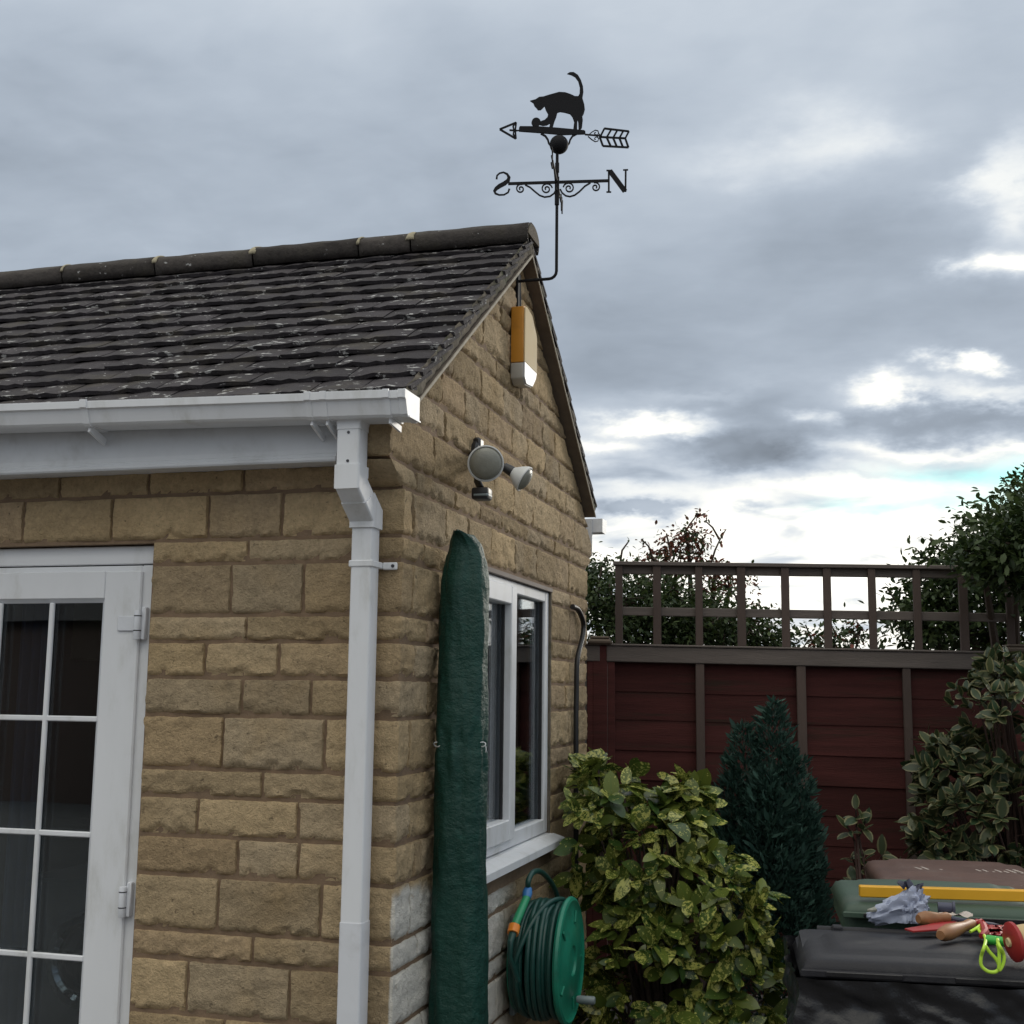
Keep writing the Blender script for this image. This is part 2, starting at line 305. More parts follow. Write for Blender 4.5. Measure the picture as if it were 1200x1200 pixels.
# ------------------------------------------------------------------ mesh helpers
class MB:
    """collects shapes; build() links them as ONE mesh object"""
    def __init__(s): s.bm = bmesh.new()
    def box(s, x0, x1, y0, y1, z0, z1, bev=0, mat=None, seg=1):
        r = bmesh.ops.create_cube(s.bm, size=1)
        T = Matrix.Translation(((x0+x1)/2, (y0+y1)/2, (z0+z1)/2)) @ Matrix.Diagonal((x1-x0, y1-y0, z1-z0, 1))
        if mat is not None: T = mat @ T
        bmesh.ops.transform(s.bm, matrix=T, verts=r['verts'])
        if bev:
            ed = list({e for v in r['verts'] for e in v.link_edges})
            bmesh.ops.bevel(s.bm, geom=ed, offset=bev, segments=seg, affect='EDGES', profile=.5)
        return s
    def bar(s, a, b, w, t, up=(0, 0, 1), bev=0):
        a, b = Vector(a), Vector(b); d = (b-a); L = d.length; d.normalize(); up = Vector(up)
        x = d.cross(up).normalized(); z = x.cross(d)
        T = Matrix(((x.x, d.x, z.x, a.x), (x.y, d.y, z.y, a.y), (x.z, d.z, z.z, a.z), (0, 0, 0, 1)))
        return s.box(-w/2, w/2, 0, L, -t/2, t/2, bev, T)
    def tube(s, pts, rad, seg=8, cap=True, closed=False):
        pts = [Vector(p) for p in pts]; n = len(pts); rings = []
        up = Vector((0, 0, 1)); prev = None
        for i, p in enumerate(pts):
            a = pts[i-1] if (i > 0 or closed) else p; b = pts[(i+1) % n] if (i < n-1 or closed) else p
            t = (b-a).normalized()
            if prev is None:
                x = t.cross(up)
                if x.length < 1e-3: x = t.cross(Vector((1, 0, 0)))
            else: x = prev-t*prev.dot(t)
            x.normalize(); prev = x; y = t.cross(x)
            r = rad[i] if hasattr(rad, '__len__') else rad
            rings.append([s.bm.verts.new(p+(x*math.cos(2*math.pi*k/seg)+y*math.sin(2*math.pi*k/seg))*r) for k in range(seg)])
        m = n if closed else n-1
        for i in range(m):
            A, B = rings[i], rings[(i+1) % n]
            for k in range(seg): s.bm.faces.new((A[k], A[(k+1) % seg], B[(k+1) % seg], B[k]))
        if cap and not closed:
            s.bm.faces.new(rings[0][::-1]); s.bm.faces.new(rings[-1])
        return s
    def lathe(s, prof, T=Matrix(), seg=32):
        """prof: (radius, height) along local z"""
        rings = []
        for r, h in prof:
            if r < 1e-6: rings.append([s.bm.verts.new(T @ Vector((0, 0, h)))])
            else: rings.append([s.bm.verts.new(T @ Vector((r*math.cos(2*math.pi*k/seg), r*math.sin(2*math.pi*k/seg), h))) for k in range(seg)])
        for A, B in zip(rings, rings[1:]):
            for k in range(seg):
                q = [A[k % len(A)], A[(k+1) % len(A)], B[(k+1) % len(B)], B[k % len(B)]]
                u = []
                for v in q:
                    if v not in u: u.append(v)
                if len(u) > 2: s.bm.faces.new(u)
        return s
    def prism(s, poly, vec, bev=0):
        """closed outline of 3D points pushed along vec"""
        vec = Vector(vec); A = [s.bm.verts.new(Vector(p)) for p in poly]; B = [s.bm.verts.new(Vector(p)+vec) for p in poly]
        fs = [s.bm.faces.new(A[::-1]), s.bm.faces.new(B)]; n = len(A)
        for i in range(n): fs.append(s.bm.faces.new((A[i], A[(i+1) % n], B[(i+1) % n], B[i])))
        if bev:
            ed = list({e for f in fs for e in f.edges}); bmesh.ops.bevel(s.bm, geom=ed, offset=bev, segments=2, affect='EDGES', profile=.6)
        return s
    def grid(s, fn, nu, nv):
        V = [[s.bm.verts.new(fn(i/(nu), j/(nv))) for j in range(nv+1)] for i in range(nu+1)]
        for i in range(nu):
            for j in range(nv): s.bm.faces.new((V[i][j], V[i+1][j], V[i+1][j+1], V[i][j+1]))
        return s
    def build(s, name, mat, parent=None, smooth=False, angle=40):
        bmesh.ops.recalc_face_normals(s.bm, faces=s.bm.faces)
        me = bpy.data.meshes.new(name); s.bm.to_mesh(me); s.bm.free()
        return finish(me, name, mat, parent, smooth, angle)
def finish(me, name, mat, parent=None, smooth=False, angle=40):
    me.materials.append(M[mat] if isinstance(mat, str) else mat)
    o = bpy.data.objects.new(name, me); col.objects.link(o)
    if parent is not None: o.parent = parent
    if smooth:
        me.polygons.foreach_set('use_smooth', [True]*len(me.polygons))
        me.set_sharp_from_angle(angle=R_(angle))
    return o
def tag(o, label=None, cat=None, group=None, kind=None):
    for k, v in (('label', label), ('category', cat), ('group', group), ('kind', kind)):
        if v: o[k] = v
    return o
def empty(name, loc, label, cat, group=None):
    o = bpy.data.objects.new(name, None); o.empty_display_size = .1; col.objects.link(o); o.location = loc
    tag(o, label, cat, group); return o
class Local:
    """parts of a thing are written in world metres and hung under its Empty"""
    def __init__(s, root): s.root = root; s.inv = Matrix.Translation(-Vector(root.location))
    def __call__(s, mb, name, mat, parent=None, **kw):
        bmesh.ops.transform(mb.bm, matrix=s.inv, verts=mb.bm.verts)
        return mb.build(name, mat, parent or s.root, **kw)
def spline(pts, k=5):
    p = [Vector(q) for q in pts]; p = [p[0]*2-p[1]]+p+[p[-1]*2-p[-2]]; out = []
    for i in range(1, len(p)-2):
        for j in range(k):
            t = j/k; a, b_, c, d = p[i-1], p[i], p[i+1], p[i+2]
            out.append(.5*((2*b_)+(c-a)*t+(2*a-5*b_+4*c-d)*t*t+(3*b_-a-3*c+d)*t**3))
    return out+[p[-2]]
def fb(x, y, z, o=4): return noise.fractal(Vector((x, y, z)), 1.0, 2.0, o)

# ------------------------------------------------------------------ ground
g_ = MB(); g_.grid(lambda u, v: Vector(((u-.5)*600, (v-.5)*600, 0)), 8, 8)
tag(g_.build('ground', 'ground'), kind='structure')

# ------------------------------------------------------------------ the outbuilding
RY, TAN = 1.27, .70                          # ridge position and roof slope
TH = math.atan(TAN)
def under(y): return 3.400-TAN*abs(y-1.262)  # underside of the verge
def deckz(y): return 3.452-TAN*abs(y-RY)
HX0 = -4.0
house = empty('stone_outbuilding', (-2, 1.3, 0), 'honey coloured stone outbuilding with dark tiled gable roof and white glazed door', 'building')
HL = Local(house)
GABLE_T = .0
# wall cores (mortar seen in the joints)
WX0, WX1, WZ0, WZ1 = .62, 1.862, 1.040, 2.088        # window opening (y range, z range)
DX0, DX1, DZ1 = -2.68, -.838, 2.096                  # door opening
b = MB(); b.box(DX1, -.0095, .0085, .11, 0, 2.43); b.box(HX0, DX0, .0085, .11, 0, 2.43); b.box(DX0+.0005, DX1-.0005, .0086, .11, DZ1, 2.43)
front_wall = HL(b, 'front_wall', 'mortar')
b = MB()
b.box(-.11, -.008, .010, 2.592, 0, WZ0); b.box(-.11, -.008, .010, WX0, WZ0, WZ1); b.box(-.11, -.008, WX1, 2.592, WZ0, WZ1)
zt = lambda y: under(y)-.006
b.prism([(-.11, y, z) for y, z in ((.010, WZ1), (2.592, WZ1), (2.592, 2.25), (2.70, 2.32), (2.70, zt(2.70)), (1.262, zt(1.262)), (-.105, zt(-.105)), (-.105, 2.32), (.010, 2.25))], (.102, 0, 0))
b.box(-.16, -.1101, -.115, .0084, 2.32, 2.44)
gable_wall = HL(b, 'gable_wall', 'mortar')
b = MB(); b.box(HX0, -.1101, 2.49, 2.588, 0, 2.43); HL(b, 'rear_wall', 'mortar')
b = MB(); b.prism([(HX0, y, z) for y, z in ((.111, 0), (2.489, 0), (2.489, 2.43), (1.262, 3.33), (.111, 2.43))], (.1, 0, 0)); HL(b, 'end_wall', 'mortar')
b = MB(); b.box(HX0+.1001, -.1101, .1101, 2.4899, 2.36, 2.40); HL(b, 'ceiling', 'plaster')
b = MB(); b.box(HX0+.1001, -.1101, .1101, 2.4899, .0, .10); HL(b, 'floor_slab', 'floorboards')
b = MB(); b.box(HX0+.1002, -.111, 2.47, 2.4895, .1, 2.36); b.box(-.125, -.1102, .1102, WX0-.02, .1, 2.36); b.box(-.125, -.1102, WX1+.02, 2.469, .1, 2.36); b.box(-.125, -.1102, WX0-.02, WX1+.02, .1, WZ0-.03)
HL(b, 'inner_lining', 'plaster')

# --- stones: rock-faced blocks, each its own piece
stone_count = [0]
def stone_piece(parent, fn, L, H, seed, u0=0.0, corner=None, hfun=None, flat=1.0):
    """fn(u, w, n) -> point. Grid over the face, edges sunk into the joint."""
    J = .0036
    def axis(T, step):
        n = max(3, int(round((T-2*J)/step)))
        inner = [J+.003+(T-2*J-.006)*k/n for k in range(n+1)]
        return [J]+inner+[T-J]
    U = axis(L, .0115); W = axis(H, .0095)
    if corner is not None:
        k = min(range(len(U)), key=lambda i: abs(U[i]-corner)); U[k] = corner
        U = sorted(set(U))
    sd = seed*3.713
    bulge = .0035*noise.noise(Vector((sd, 1.7, 0)))
    V = []; nu, nw = len(U), len(W)
    for i, u in enumerate(U):
        row = []
        hh = H if hfun is None else max(.004, min(H, hfun(u)))
        for j, w in enumerate(W):
            eu = min(u-J, L-J-u); ew = min(w-J, H-J-w); e = min(eu, ew)
            du = dv = 0.0
            if e <= 1e-6: n = -.015
            else:
                n = .002+bulge+.0052*fb(u*11+sd, w*17, sd, 5)*flat+.0042*noise.noise(Vector((u*60, w*66, sd)))+.0024*noise.noise(Vector((u*130, w*140, sd)))
                # broken lower and upper arrises
                hb = .009+.027*max(0, fb(u*19+sd*1.3, 7.1, sd, 4)+.14)
                if w-J < hb: n -= .0125*min(1, (hb-(w-J))/.009)
                ht = .004+.012*max(0, fb(u*14-sd, 3.1, sd, 3))
                if H-J-w < ht: n -= .006*min(1, (ht-(H-J-w))/.006)
                hs = .004+.010*max(0, fb(w*18, sd, 9.3, 3))
                if eu < hs: n -= .003*min(1, (hs-eu)/.006)
                n = max(n, -.009)
            du = .003*noise.noise(Vector((u*30, w*30, sd+5))); dv = .0028*noise.noise(Vector((u*26, w*26, sd+9)))
            if corner is not None and abs(u-corner) < 1e-6: du = 0
            ww = (w+dv)*hh/H
            row.append(fn(u+du, ww, n))
        V.append(row)
    off = Vector(house.location)
    verts = [p-off for r in V for p in r]
    faces = [(i*nw+j, (i+1)*nw+j, (i+1)*nw+j+1, i*nw+j+1) for i in range(nu-1) for j in range(nw-1)]
    me = bpy.data.meshes.new('stone'); me.from_pydata(verts, [], faces)
    o = finish(me, 'stone', 'stone', parent, True, 50); stone_count[0] += 1
    return o
Z_LOW = [0, .13, .21, .36, .47, .62, .694, .848, .930, 1.090, 1.204, 1.320, 1.403, 1.563, 1.677, 1.787, 1.867, 2.027, 2.101, 2.246]
def px_front(l): return [P(x, y, 1, 0).x for x, y in l]
FJ = {18: [(28, 600), (132, 600), (244, 605), (330, 605)], 17: [(290, 648)], 16: [(270, 690), (355, 690)], 15: [(289, 737)], 14: [(240, 773), (326, 773)],
      13: [(283, 817)], 12: [(261, 870), (380, 870)], 11: [(307, 917)], 10: [(231, 956), (349, 956)], 9: [(278, 1003)], 8: [(255, 1057), (376, 1057)],
      7: [(296, 1105)], 6: [(219, 1153), (339, 1153)], 5: [(262, 1195)]}
LONG_FRONT = {18, 16, 14, 12, 10, 8, 6, 4, 2, 0}       # courses whose corner stone lies along the front
GJ = {18: [.081, .397, .64, .921, 1.25, 1.591, 2.183], 17: [.187], 16: [.092], 15: [.23], 14: [.126], 13: [.25], 12: [.09], 11: [.24], 10: [.11], 9: [.15, .21], 8: [.13], 7: [.2], 6: [.12]}
rng = random.Random(4)
def fill(lst, a, b, lo, hi):
    """add joints so that no stone is longer than hi"""
    pts = sorted([a]+[x for x in lst if a+.05 < x < b-.05]+[b]); out = [pts[0]]
    for q in pts[1:]:
        while q-out[-1] > hi:
            s = rng.uniform(lo, hi*.85)
            if q-(out[-1]+s) < lo*.5: s = (q-out[-1])*.5
            out.append(out[-1]+s)
        out.append(q)
    return out
seed = 0
for c in range(len(Z_LOW)-1):
    z0, z1 = Z_LOW[c], Z_LOW[c+1]; H = z1-z0
    thin = H < .1; lo, hi = (.26, .42) if thin else (.2, .36)
    fj = px_front(FJ.get(c, []))
    longf = c in LONG_FRONT
    # the corner stone runs round the corner
    gy = GJ.get(c, [rng.uniform(.09, .12) if longf else rng.uniform(.2, .3)])[0]
    cand = [x for x in fj if x < -.19]
    if longf: lx = max(cand) if cand and max(cand) > -.42 else -.3
    else: lx = -.105
    seed += 1
    Lc = -lx+gy; co = -lx
    def fq(u, w, n, z0=z0, co=co):
        k = u-co
        if k <= 0: return Vector((min(k, n) if k > -.02 else k, -n, z0+w)) if k < 0 else Vector((n, -n, z0+w))
        return Vector((n, max(k, -n), z0+w))
    stone_piece(front_wall if longf else gable_wall, fq, Lc, H, seed, corner=co)
    # rest of the front
    spans = [(DX1 if z1 < 2.2 else HX0, lx)]
    if z1 < 2.2: spans.append((HX0, DX0))
    for a, e in spans:
        pts = fill(fj, a, e, lo, hi)
        for x0, x1 in zip(pts, pts[1:]):
            seed += 1
            stone_piece(front_wall, lambda u, w, n, x0=x0, z0=z0: Vector((x0+u, -n, z0+w)), x1-x0, H, seed)
    # rest of the gable
    gl = GJ.get(c, [])
    inwin = z0 < WZ1-.02 and z1 > WZ0+.02
    sp = [(gy, WX0), (WX1, 2.6)] if inwin else [(gy, 2.6)]
    for a, e in sp:
        pts = fill(gl, a, e, lo*1.25, hi*1.35)
        for y0, y1 in zip(pts, pts[1:]):
            seed += 1
            zz0, HH = z0, H
            if inwin and z1 > WZ1: HH = WZ1-z0 if (y0 > WX0 and y1 < WX1) else H
            stone_piece(gable_wall, lambda u, w, n, y0=y0, z0=zz0: Vector((n, y0+u, z0+w)), y1-y0, HH, seed)
# above the window there is a low filler strip between lintel and the next course
# upper gable courses and the corbelled eaves
ZU = [2.246, 2.316, 2.460, 2.565, 2.686, 2.811, 2.891, 3.041, 3.118, 3.245, 3.330, 3.40]
UJ = {0: [.111, .492, .78, 1.06, 1.43, 1.9], 1: [.263, .68, .95, 1.219, 1.526, 2.0], 2: [.361, .70, 1.02, 1.36, 1.745, 2.122], 3: [.577, .86, 1.194, 1.419, 1.72, 1.98],
      4: [.438, .76, 1.052, 1.34, 1.675, 1.9], 5: [.95, 1.3, 1.62], 6: [.773, 1.08, 1.454], 7: [1.0, 1.35], 8: [1.02, 1.31, 1.5], 9: [1.26], 10: []}
for c in range(len(ZU)-1):
    z0, z1 = ZU[c], ZU[c+1]; H = z1-z0
    def span(z): return 1.262-(3.400-z)/TAN, 1.262+(3.400-z)/TAN
    if c == 0: ya, yb = 0, 2.6
    elif c == 1: ya, yb = -.128, 2.71
    else:
        ya, yb = span(z0); ya += .004; yb -= .004
    gl = UJ[c]
    if c < 2:                                  # corbel stones, returning along the eaves
        seed += 1; co = .165; end = gl[0]
        if c == 0: yc = lambda w: -.128*min(1, max(0, w/.07))**.8
        else: yc = lambda w: -.128
        Lc = co+(end if c == 0 else end+.128)
        def fq(u, w, n, z0=z0, co=co, yc=yc, c=c):
            k = u-co; y_ = yc(w)
            if k < 0: return Vector((min(k, n), y_-n, z0+w))
            f = k/(Lc-co)
            return Vector((n, (y_-n)*(1-f)+end*f if c == 0 else max(y_-n, y_+k), z0+w))
        stone_piece(gable_wall, fq, Lc, H, seed, corner=co)
        start = end
    else: start = ya
    pts = fill(gl, start, yb, .28, .5)
    if c >= 2: pts = [p for p in pts]
    for y0, y1 in zip(pts, pts[1:]):
        seed += 1
        if y1-y0 < .04: continue
        hf = lambda u, y0=y0, z0=z0: under(y0+u)-.002-z0
        ex = None
        if c == 0 and y1 >= 2.59:               # rear corbel mirrors the front one
            fn = lambda u, w, n, y0=y0, z0=z0, L=y1-y0: Vector((n, y0+u*(1+.11*min(1, w/.07)/L), z0+w))
        else: fn = lambda u, w, n, y0=y0, z0=z0: Vector((n, y0+u, z0+w))
        stone_piece(gable_wall, fn, y1-y0, H, seed, hfun=hf)

pts = fill(px_front([(70, 565), (285, 560)]), HX0, -.165, .3, .62)
for x0, x1 in zip(pts, pts[1:]):
    seed += 1
    stone_piece(front_wall, lambda u, w, n, x0=x0: Vector((x0+u, -n, 2.246+w)), x1-x0, .078, seed)
# --- roof
b = MB()
RX1 = .052
for s in (1, -1):
    ye = RY-s*(1.385 if s > 0 else 1.265)
    b.prism([(HX0-.05, RY, deckz(RY)-.001), (HX0-.05, ye, deckz(ye)), (HX0-.05, ye, deckz(ye)-.04), (HX0-.05, RY, deckz(RY)-.045)], (RX1-.03-HX0+.05, 0, 0))
roof = HL(b, 'roof', 'undercloak')
# verge: undercloak strip and the mortar bedding under the tile ends
for s in (1, -1):
    b = MB(); ye = RY-s*(1.40 if s > 0 else 1.275)
    u_ = lambda y: under(y)
    b.prism([(-.012, RY, 3.404), (-.012, ye, u_(ye)+.002), (-.012, ye, u_(ye)+.012), (-.012, RY, 3.414)], (.063, 0, 0))
    HL(b, 'undercloak', 'undercloak', roof)
    b = MB(); b.prism([(.0512, RY, 3.402), (.0512, ye, u_(ye)), (.0512, ye, u_(ye)+.010), (.0512, RY, 3.412)], (.004, 0, 0))
    HL(b, 'undercloak_edge', 'undercloak_edge', roof)
    b = MB()
    def vm(u, v, s=s):
        y = RY-s*((1.43 if s > 0 else 1.285)*u); z = under(y)+.010+v*.074
        k = fb(y*14, z*20, 3.3*s, 4); bulge = .010*math.sin(math.pi*min(1, v*1.05))
        return Vector((.041+bulge+.010*k+.004*noise.noise(Vector((y*60, z*60, s))), y, z+.004*k))
    b.grid(vm, 110, 7)
    HL(b, 'verge_bedding', 'verge_mortar', roof, smooth=True, angle=60)
GAU, TW, TLEN = .1185, .165, .20
def tile_mesh(k, w=TW):
    rr = random.Random(k); nx, ny = 6, 3; top = []; bot = []
    for j in range(ny+1):
        for i in range(nx+1):
            x = (i/nx-.5)*(w-.004); y = TLEN*j/ny
            cam_ = .0035*(1-(2*i/nx-1)**2)
            z = .030-.026*j/ny+cam_
            if j == 0: y += rr.uniform(-.004, .004); z += rr.uniform(-.003, .003)
            top.append(Vector((x, y, z))); bot.append(Vector((x, y, z-.015+(.004 if j else rr.uniform(-.002, .003)))))
    V = top+bot; o = len(top); F = []; q = lambda i, j: j*(nx+1)+i
    for j in range(ny):
        for i in range(nx):
            F.append((q(i, j), q(i+1, j), q(i+1, j+1), q(i, j+1))); F.append((o+q(i, j), o+q(i, j+1), o+q(i+1, j+1), o+q(i+1, j)))
    for i in range(nx): F.append((q(i, 0), o+q(i, 0), o+q(i+1, 0), q(i+1, 0)))
    for j in range(ny):
        F.append((q(0, j), q(0, j+1), o+q(0, j+1), o+q(0, j))); F.append((q(nx, j), o+q(nx, j), o+q(nx, j+1), q(nx, j+1)))
    return [tuple(v) for v in V], F
tmeshes = []; traw = []
for k in range(8):
    V, F = tile_mesh(k); traw.append((V, F)); me = bpy.data.meshes.new('tile'); me.from_pydata(V, [], F); me.materials.append(M['tile'])
    me.polygons.foreach_set('use_smooth', [True]*len(me.polygons)); me.set_sharp_from_angle(angle=R_(35)); tmeshes.append(me)
def slope_m(s):   # local x along ridge, y up the slope, z normal
    if s > 0: X, Y, Z = Vector((1, 0, 0)), Vector((0, math.cos(TH), math.sin(TH))), Vector((0, -math.sin(TH), math.cos(TH)))
    else: X, Y, Z = Vector((-1, 0, 0)), Vector((0, -math.cos(TH), math.sin(TH))), Vector((0, math.sin(TH), math.cos(TH)))
    return Matrix(((X.x, Y.x, Z.x, 0), (X.y, Y.y, Z.y, 0), (X.z, Y.z, Z.z, 0), (0, 0, 0, 1)))
rest_v, rest_f = [], []
rt = random.Random(11); ntile = 0
HINV = Matrix.Translation(-Vector(house.location))
rows = 15
order = []
for s in (1, -1):
    hs_ = 1.455 if s > 0 else 1.30; ye = RY-s*hs_; ze = 3.452-TAN*hs_; rows = 15 if s > 0 else 13
    for r in range(rows):
        yo = ye+s*r*GAU*math.cos(TH); zo = ze+r*GAU*math.sin(TH)
        if r == rows-1: pass
        xr = RX1+rt.uniform(0, .006)-(TW/2 if r % 2 else 0)+TW/2*0
        k = 0; x = RX1-TW/2+.006+(0 if r % 2 else 0)
        x = RX1+.004-TW/2 if r % 2 else RX1+.004-TW*.75-.0
        first = True
        while x > HX0-.05:
            m = Matrix.Translation((x, yo, zo+rt.uniform(-.0015, .002))) @ slope_m(s) @ Matrix.Rotation(rt.uniform(-.008, .008), 4, 'Z') @ Matrix.Rotation(rt.uniform(-.012, .012), 4, 'Y')
            sc = 1.5 if (first and r % 2 == 0) else 1.0
            if sc != 1: m = m @ Matrix.Diagonal((1.5, 1, 1, 1))
            order.append((s, x, m, rt.randrange(8)))
            x -= TW*(1.25 if sc != 1 else 1.0); first = False
order.sort(key=lambda t: (-t[0], -t[1]))
for i, (s, x, m, k) in enumerate(order):
    if s > 0 and i < 300:
        o = bpy.data.objects.new('tile', tmeshes[k]); col.objects.link(o); o.parent = roof; o.matrix_parent_inverse = Matrix()
        o.matrix_local = HINV @ m
    else:
        V, F = traw[k]; n0 = len(rest_v); mm = HINV @ m
        rest_v += [tuple(mm @ Vector(v)) for v in V]; rest_f += [tuple(q+n0 for q in f) for f in F]
me = bpy.data.meshes.new('tile_field'); me.from_pydata(rest_v, [], rest_f)
tag(finish(me, 'tile_field', 'tile', roof, True, 35), kind='stuff')
# ridge tiles with mortar joints
rj = [P(x, y, 1, RY).x for x, y in ((490, 283), (430, 289), (308, 300), (195, 308), (88, 318))]
xs = [RX1+.008]+rj
while xs[-1] > HX0-.05: xs.append(xs[-1]-.45)
for i, (x1, x0) in enumerate(zip(xs, xs[1:])):
    b = MB(); rr = random.Random(i+40); dz = rr.uniform(-.003, .003); r0 = .056
    def rd(u, v, x0=x0, x1=x1, dz=dz, i=i):
        a = R_(-30)+v*R_(240); x = x0+.004+(x1-x0-.008)*u
        rr_ = r0+.004*fb(x*9, a*3, i, 3); y = RY+math.cos(a)*rr_*1.75; z = 3.484+math.sin(a)*rr_*(.98 if math.sin(a) > 0 else 1.7)+dz
        return Vector((x, y, z))
    b.grid(rd, 8, 14)
    o = HL(b, 'ridge_tile', 'ridge', roof, smooth=True)
    md = o.modifiers.new('thick', 'SOLIDIFY'); md.thickness = .014; md.offset = -1
for i, x in enumerate(xs[1:-1]):
    b = MB(); w = [.015, .006, .015, .010, .006][i % 5]
    b.grid(lambda u, v: Vector((x+(u-.5)*w*2*(1+.4*noise.noise(Vector((v*9, x, 0)))), RY+math.cos(v*math.pi)*(.0578*1.75), 3.484+math.sin(v*math.pi)*(.0578*.98)+.0025*math.sin(u*math.pi))), 4, 14)
    o = HL(b, 'ridge_joint', 'ridge_mortar', roof, smooth=True)
    md = o.modifiers.new('thick', 'SOLIDIFY'); md.thickness = .012; md.offset = -1
# mortar bed under the ridge tiles at the gable
b = MB(); b.prism([(RX1-.008, RY+math.cos(a)*.088, 3.472+math.sin(a)*.060) for a in [math.pi*k/10 for k in range(11)]], (.016, 0, 0)); HL(b, 'ridge_end_mortar', 'verge_mortar', roof)

# --- fascia, soffit, gutters
b = MB()
prof = [(-.112, 2.306), (-.137, 2.306), (-.140, 2.311), (-.140, 2.318), (-.134, 2.322), (-.134, 2.329), (-.131, 2.333), (-.129, 2.345), (-.129, 2.468), (-.112, 2.468)]
b.prism([(HX0, y, z) for y, z in prof], (-.163-HX0, 0, 0)); HL(b, 'fascia', 'pvc_trim', house)
b = MB(); b.box(HX0, -.163, -.1115, .012, 2.318, 2.326); HL(b, 'soffit', 'pvc_old', house)
b = MB(); b.box(HX0, 0, 2.712, 2.7235, 2.33, 2.52); HL(b, 'rear_fascia', 'pvc_trim', house)
GS = -.0215
def gz(x): return 2.479+GS*(x-.078)
def gutter_profile(off=0, yb=-.136, sgn=1):
    p = [(-.136, .066), (-.136, .004), (-.140, 0), (-.222, 0), (-.230, .006), (-.243, .044), (-.252, .047), (-.253, .068), (-.247, .070), (-.240, .052), (-.226, .010), (-.219, .004), (-.142, .004), (-.140, .066)]
    return p
def gutter_run(x0, x1, grow=0, prof=None):
    b = MB(); pts = gutter_profile()
    def sect(x):
        out = []
        for y, z in pts:
            cy_, cz_ = -.195, .034
            out.append(Vector((x, cy_+(y-cy_)*(1+grow), gz(x)-.070+cz_+(z-cz_)*(1+grow))))
        return out
    A = [b.bm.verts.new(p) for p in sect(x0)]; B = [b.bm.verts.new(p) for p in sect(x1)]; n = len(A)
    for i in range(n): b.bm.faces.new((A[i], A[(i+1) % n], B[(i+1) % n], B[i]))
    b.bm.faces.new(A[::-1]); b.bm.faces.new(B); return b
gutter = HL(gutter_run(HX0, .068), 'gutter', 'pvc', house)
gx = lambda px, py: P(px, py, 1, -.25).x
for px in (98,):
    x = gx(px, 480); o = HL(gutter_run(x-.011, x+.011, .11), 'gutter_bracket', 'pvc', gutter)
    b = MB(); b.bar((x, -.215, gz(x)-.078), (x, -.131, gz(x)-.105), .022, .008, (1, 0, 0)); b.box(x-.012, x+.012, -.1285, -.121, gz(x)-.125, gz(x)-.02); HL(b, 'bracket_arm', 'pvc', gutter)
x = -.92-.85; HL(gutter_run(x-.011, x+.011, .11), 'gutter_bracket', 'pvc', gutter)
# running outlet in front of the downpipe, with its two clips
xo0, xo1 = gx(358, 480), gx(452, 475)
HL(gutter_run(xo0, xo1, .055), 'running_outlet', 'pvc', gutter)
for px in (360, 378, 452):
    x = gx(px, 478); HL(gutter_run(x-.009, x+.009, .10), 'outlet_clip', 'pvc', gutter)
    b = MB(); b.bar((x, -.215, gz(x)-.079), (x, -.131, gz(x)-.11 if px < 400 else gz(x)-.088), .018, .007, (1, 0, 0)); HL(b, 'bracket_arm', 'pvc', gutter)
b = gutter_run(.070, .086, .07); HL(b, 'end_cap_collar', 'pvc', gutter)
b = MB(); z0 = gz(.08)-.070
b.prism([(.0865, y, z0+z) for y, z in ((-.134, .072), (-.134, -.001), (-.224, -.003), (-.234, .004), (-.247, .043), (-.256, .046), (-.257, .072))], (.006, 0, 0), .0015)
HL(b, 'end_cap', 'pvc', gutter)
b = MB(); b.bar((.0945, -.137, z0+.0), (.0945, -.228, z0-.002), .004, .006, (1, 0, 0)); HL(b, 'end_cap_rib', 'pvc', gutter)
# gutter at the back eaves: its end shows past the far verge
b = MB(); zr = 2.452
b.prism([(-4, y, z) for y, z in ((2.724, zr+.07), (2.724, zr), (2.80, zr-.002), (2.822, zr+.004), (2.830, zr+.045), (2.842, zr+.048), (2.842, zr+.072))], (4.052, 0, 0)); HL(b, 'rear_gutter', 'pvc_old', house)
# downpipe
PX0, PX1 = -.1275, -.0625
b = MB()
def sq(cx, cy, z, w=.065, r=.008, tilt=0):
    h = w/2; pts = []
    for sx_, sy_ in ((1, 1), (-1, 1), (-1, -1), (1, -1)):
        for k in range(4):
            a = math.atan2(sy_, sx_)-R_(45)+k*R_(30)
            pts.append(Vector((cx+sx_*(h-r)+r*math.cos(a), cy+sy_*(h-r)+r*math.sin(a), z)))
    return pts
def pipe(secs):
    b = MB(); rings = [[b.bm.verts.new(p) for p in s] for s in secs]; n = len(rings[0])
    for A, B in zip(rings, rings[1:]):
        for k in range(n): b.bm.faces.new((A[k], A[(k+1) % n], B[(k+1) % n], B[k]))
    b.bm.faces.new(rings[0][::-1]); b.bm.faces.new(rings[-1]); return b
pcx, pcy = -.095, -.058
b = pipe([sq(pcx, pcy, .12), sq(pcx, pcy, 2.15)])
downpipe = HL(b, 'downpipe', 'pvc', house, smooth=True, angle=25)
tcx, tcy = -.099, -.168
HL(pipe([sq(tcx, tcy, 2.428, .086), sq(tcx, tcy, 2.415, .080), sq(tcx, tcy, 2.400, .074), sq(tcx, tcy, 2.385, .074)]), 'outlet_spigot', 'pvc', downpipe, smooth=True, angle=25)
HL(pipe([sq(tcx, tcy, 2.390, .070), sq(tcx, tcy, 2.265, .070)]), 'upper_pipe', 'pvc', downpipe, smooth=True, angle=25)
def lean(cx_, cy, zf, w, k=.55): return [Vector((p.x, p.y, zf+(p.y-(cy-w/2))*k)) for p in sq(cx_, cy, zf, w)]
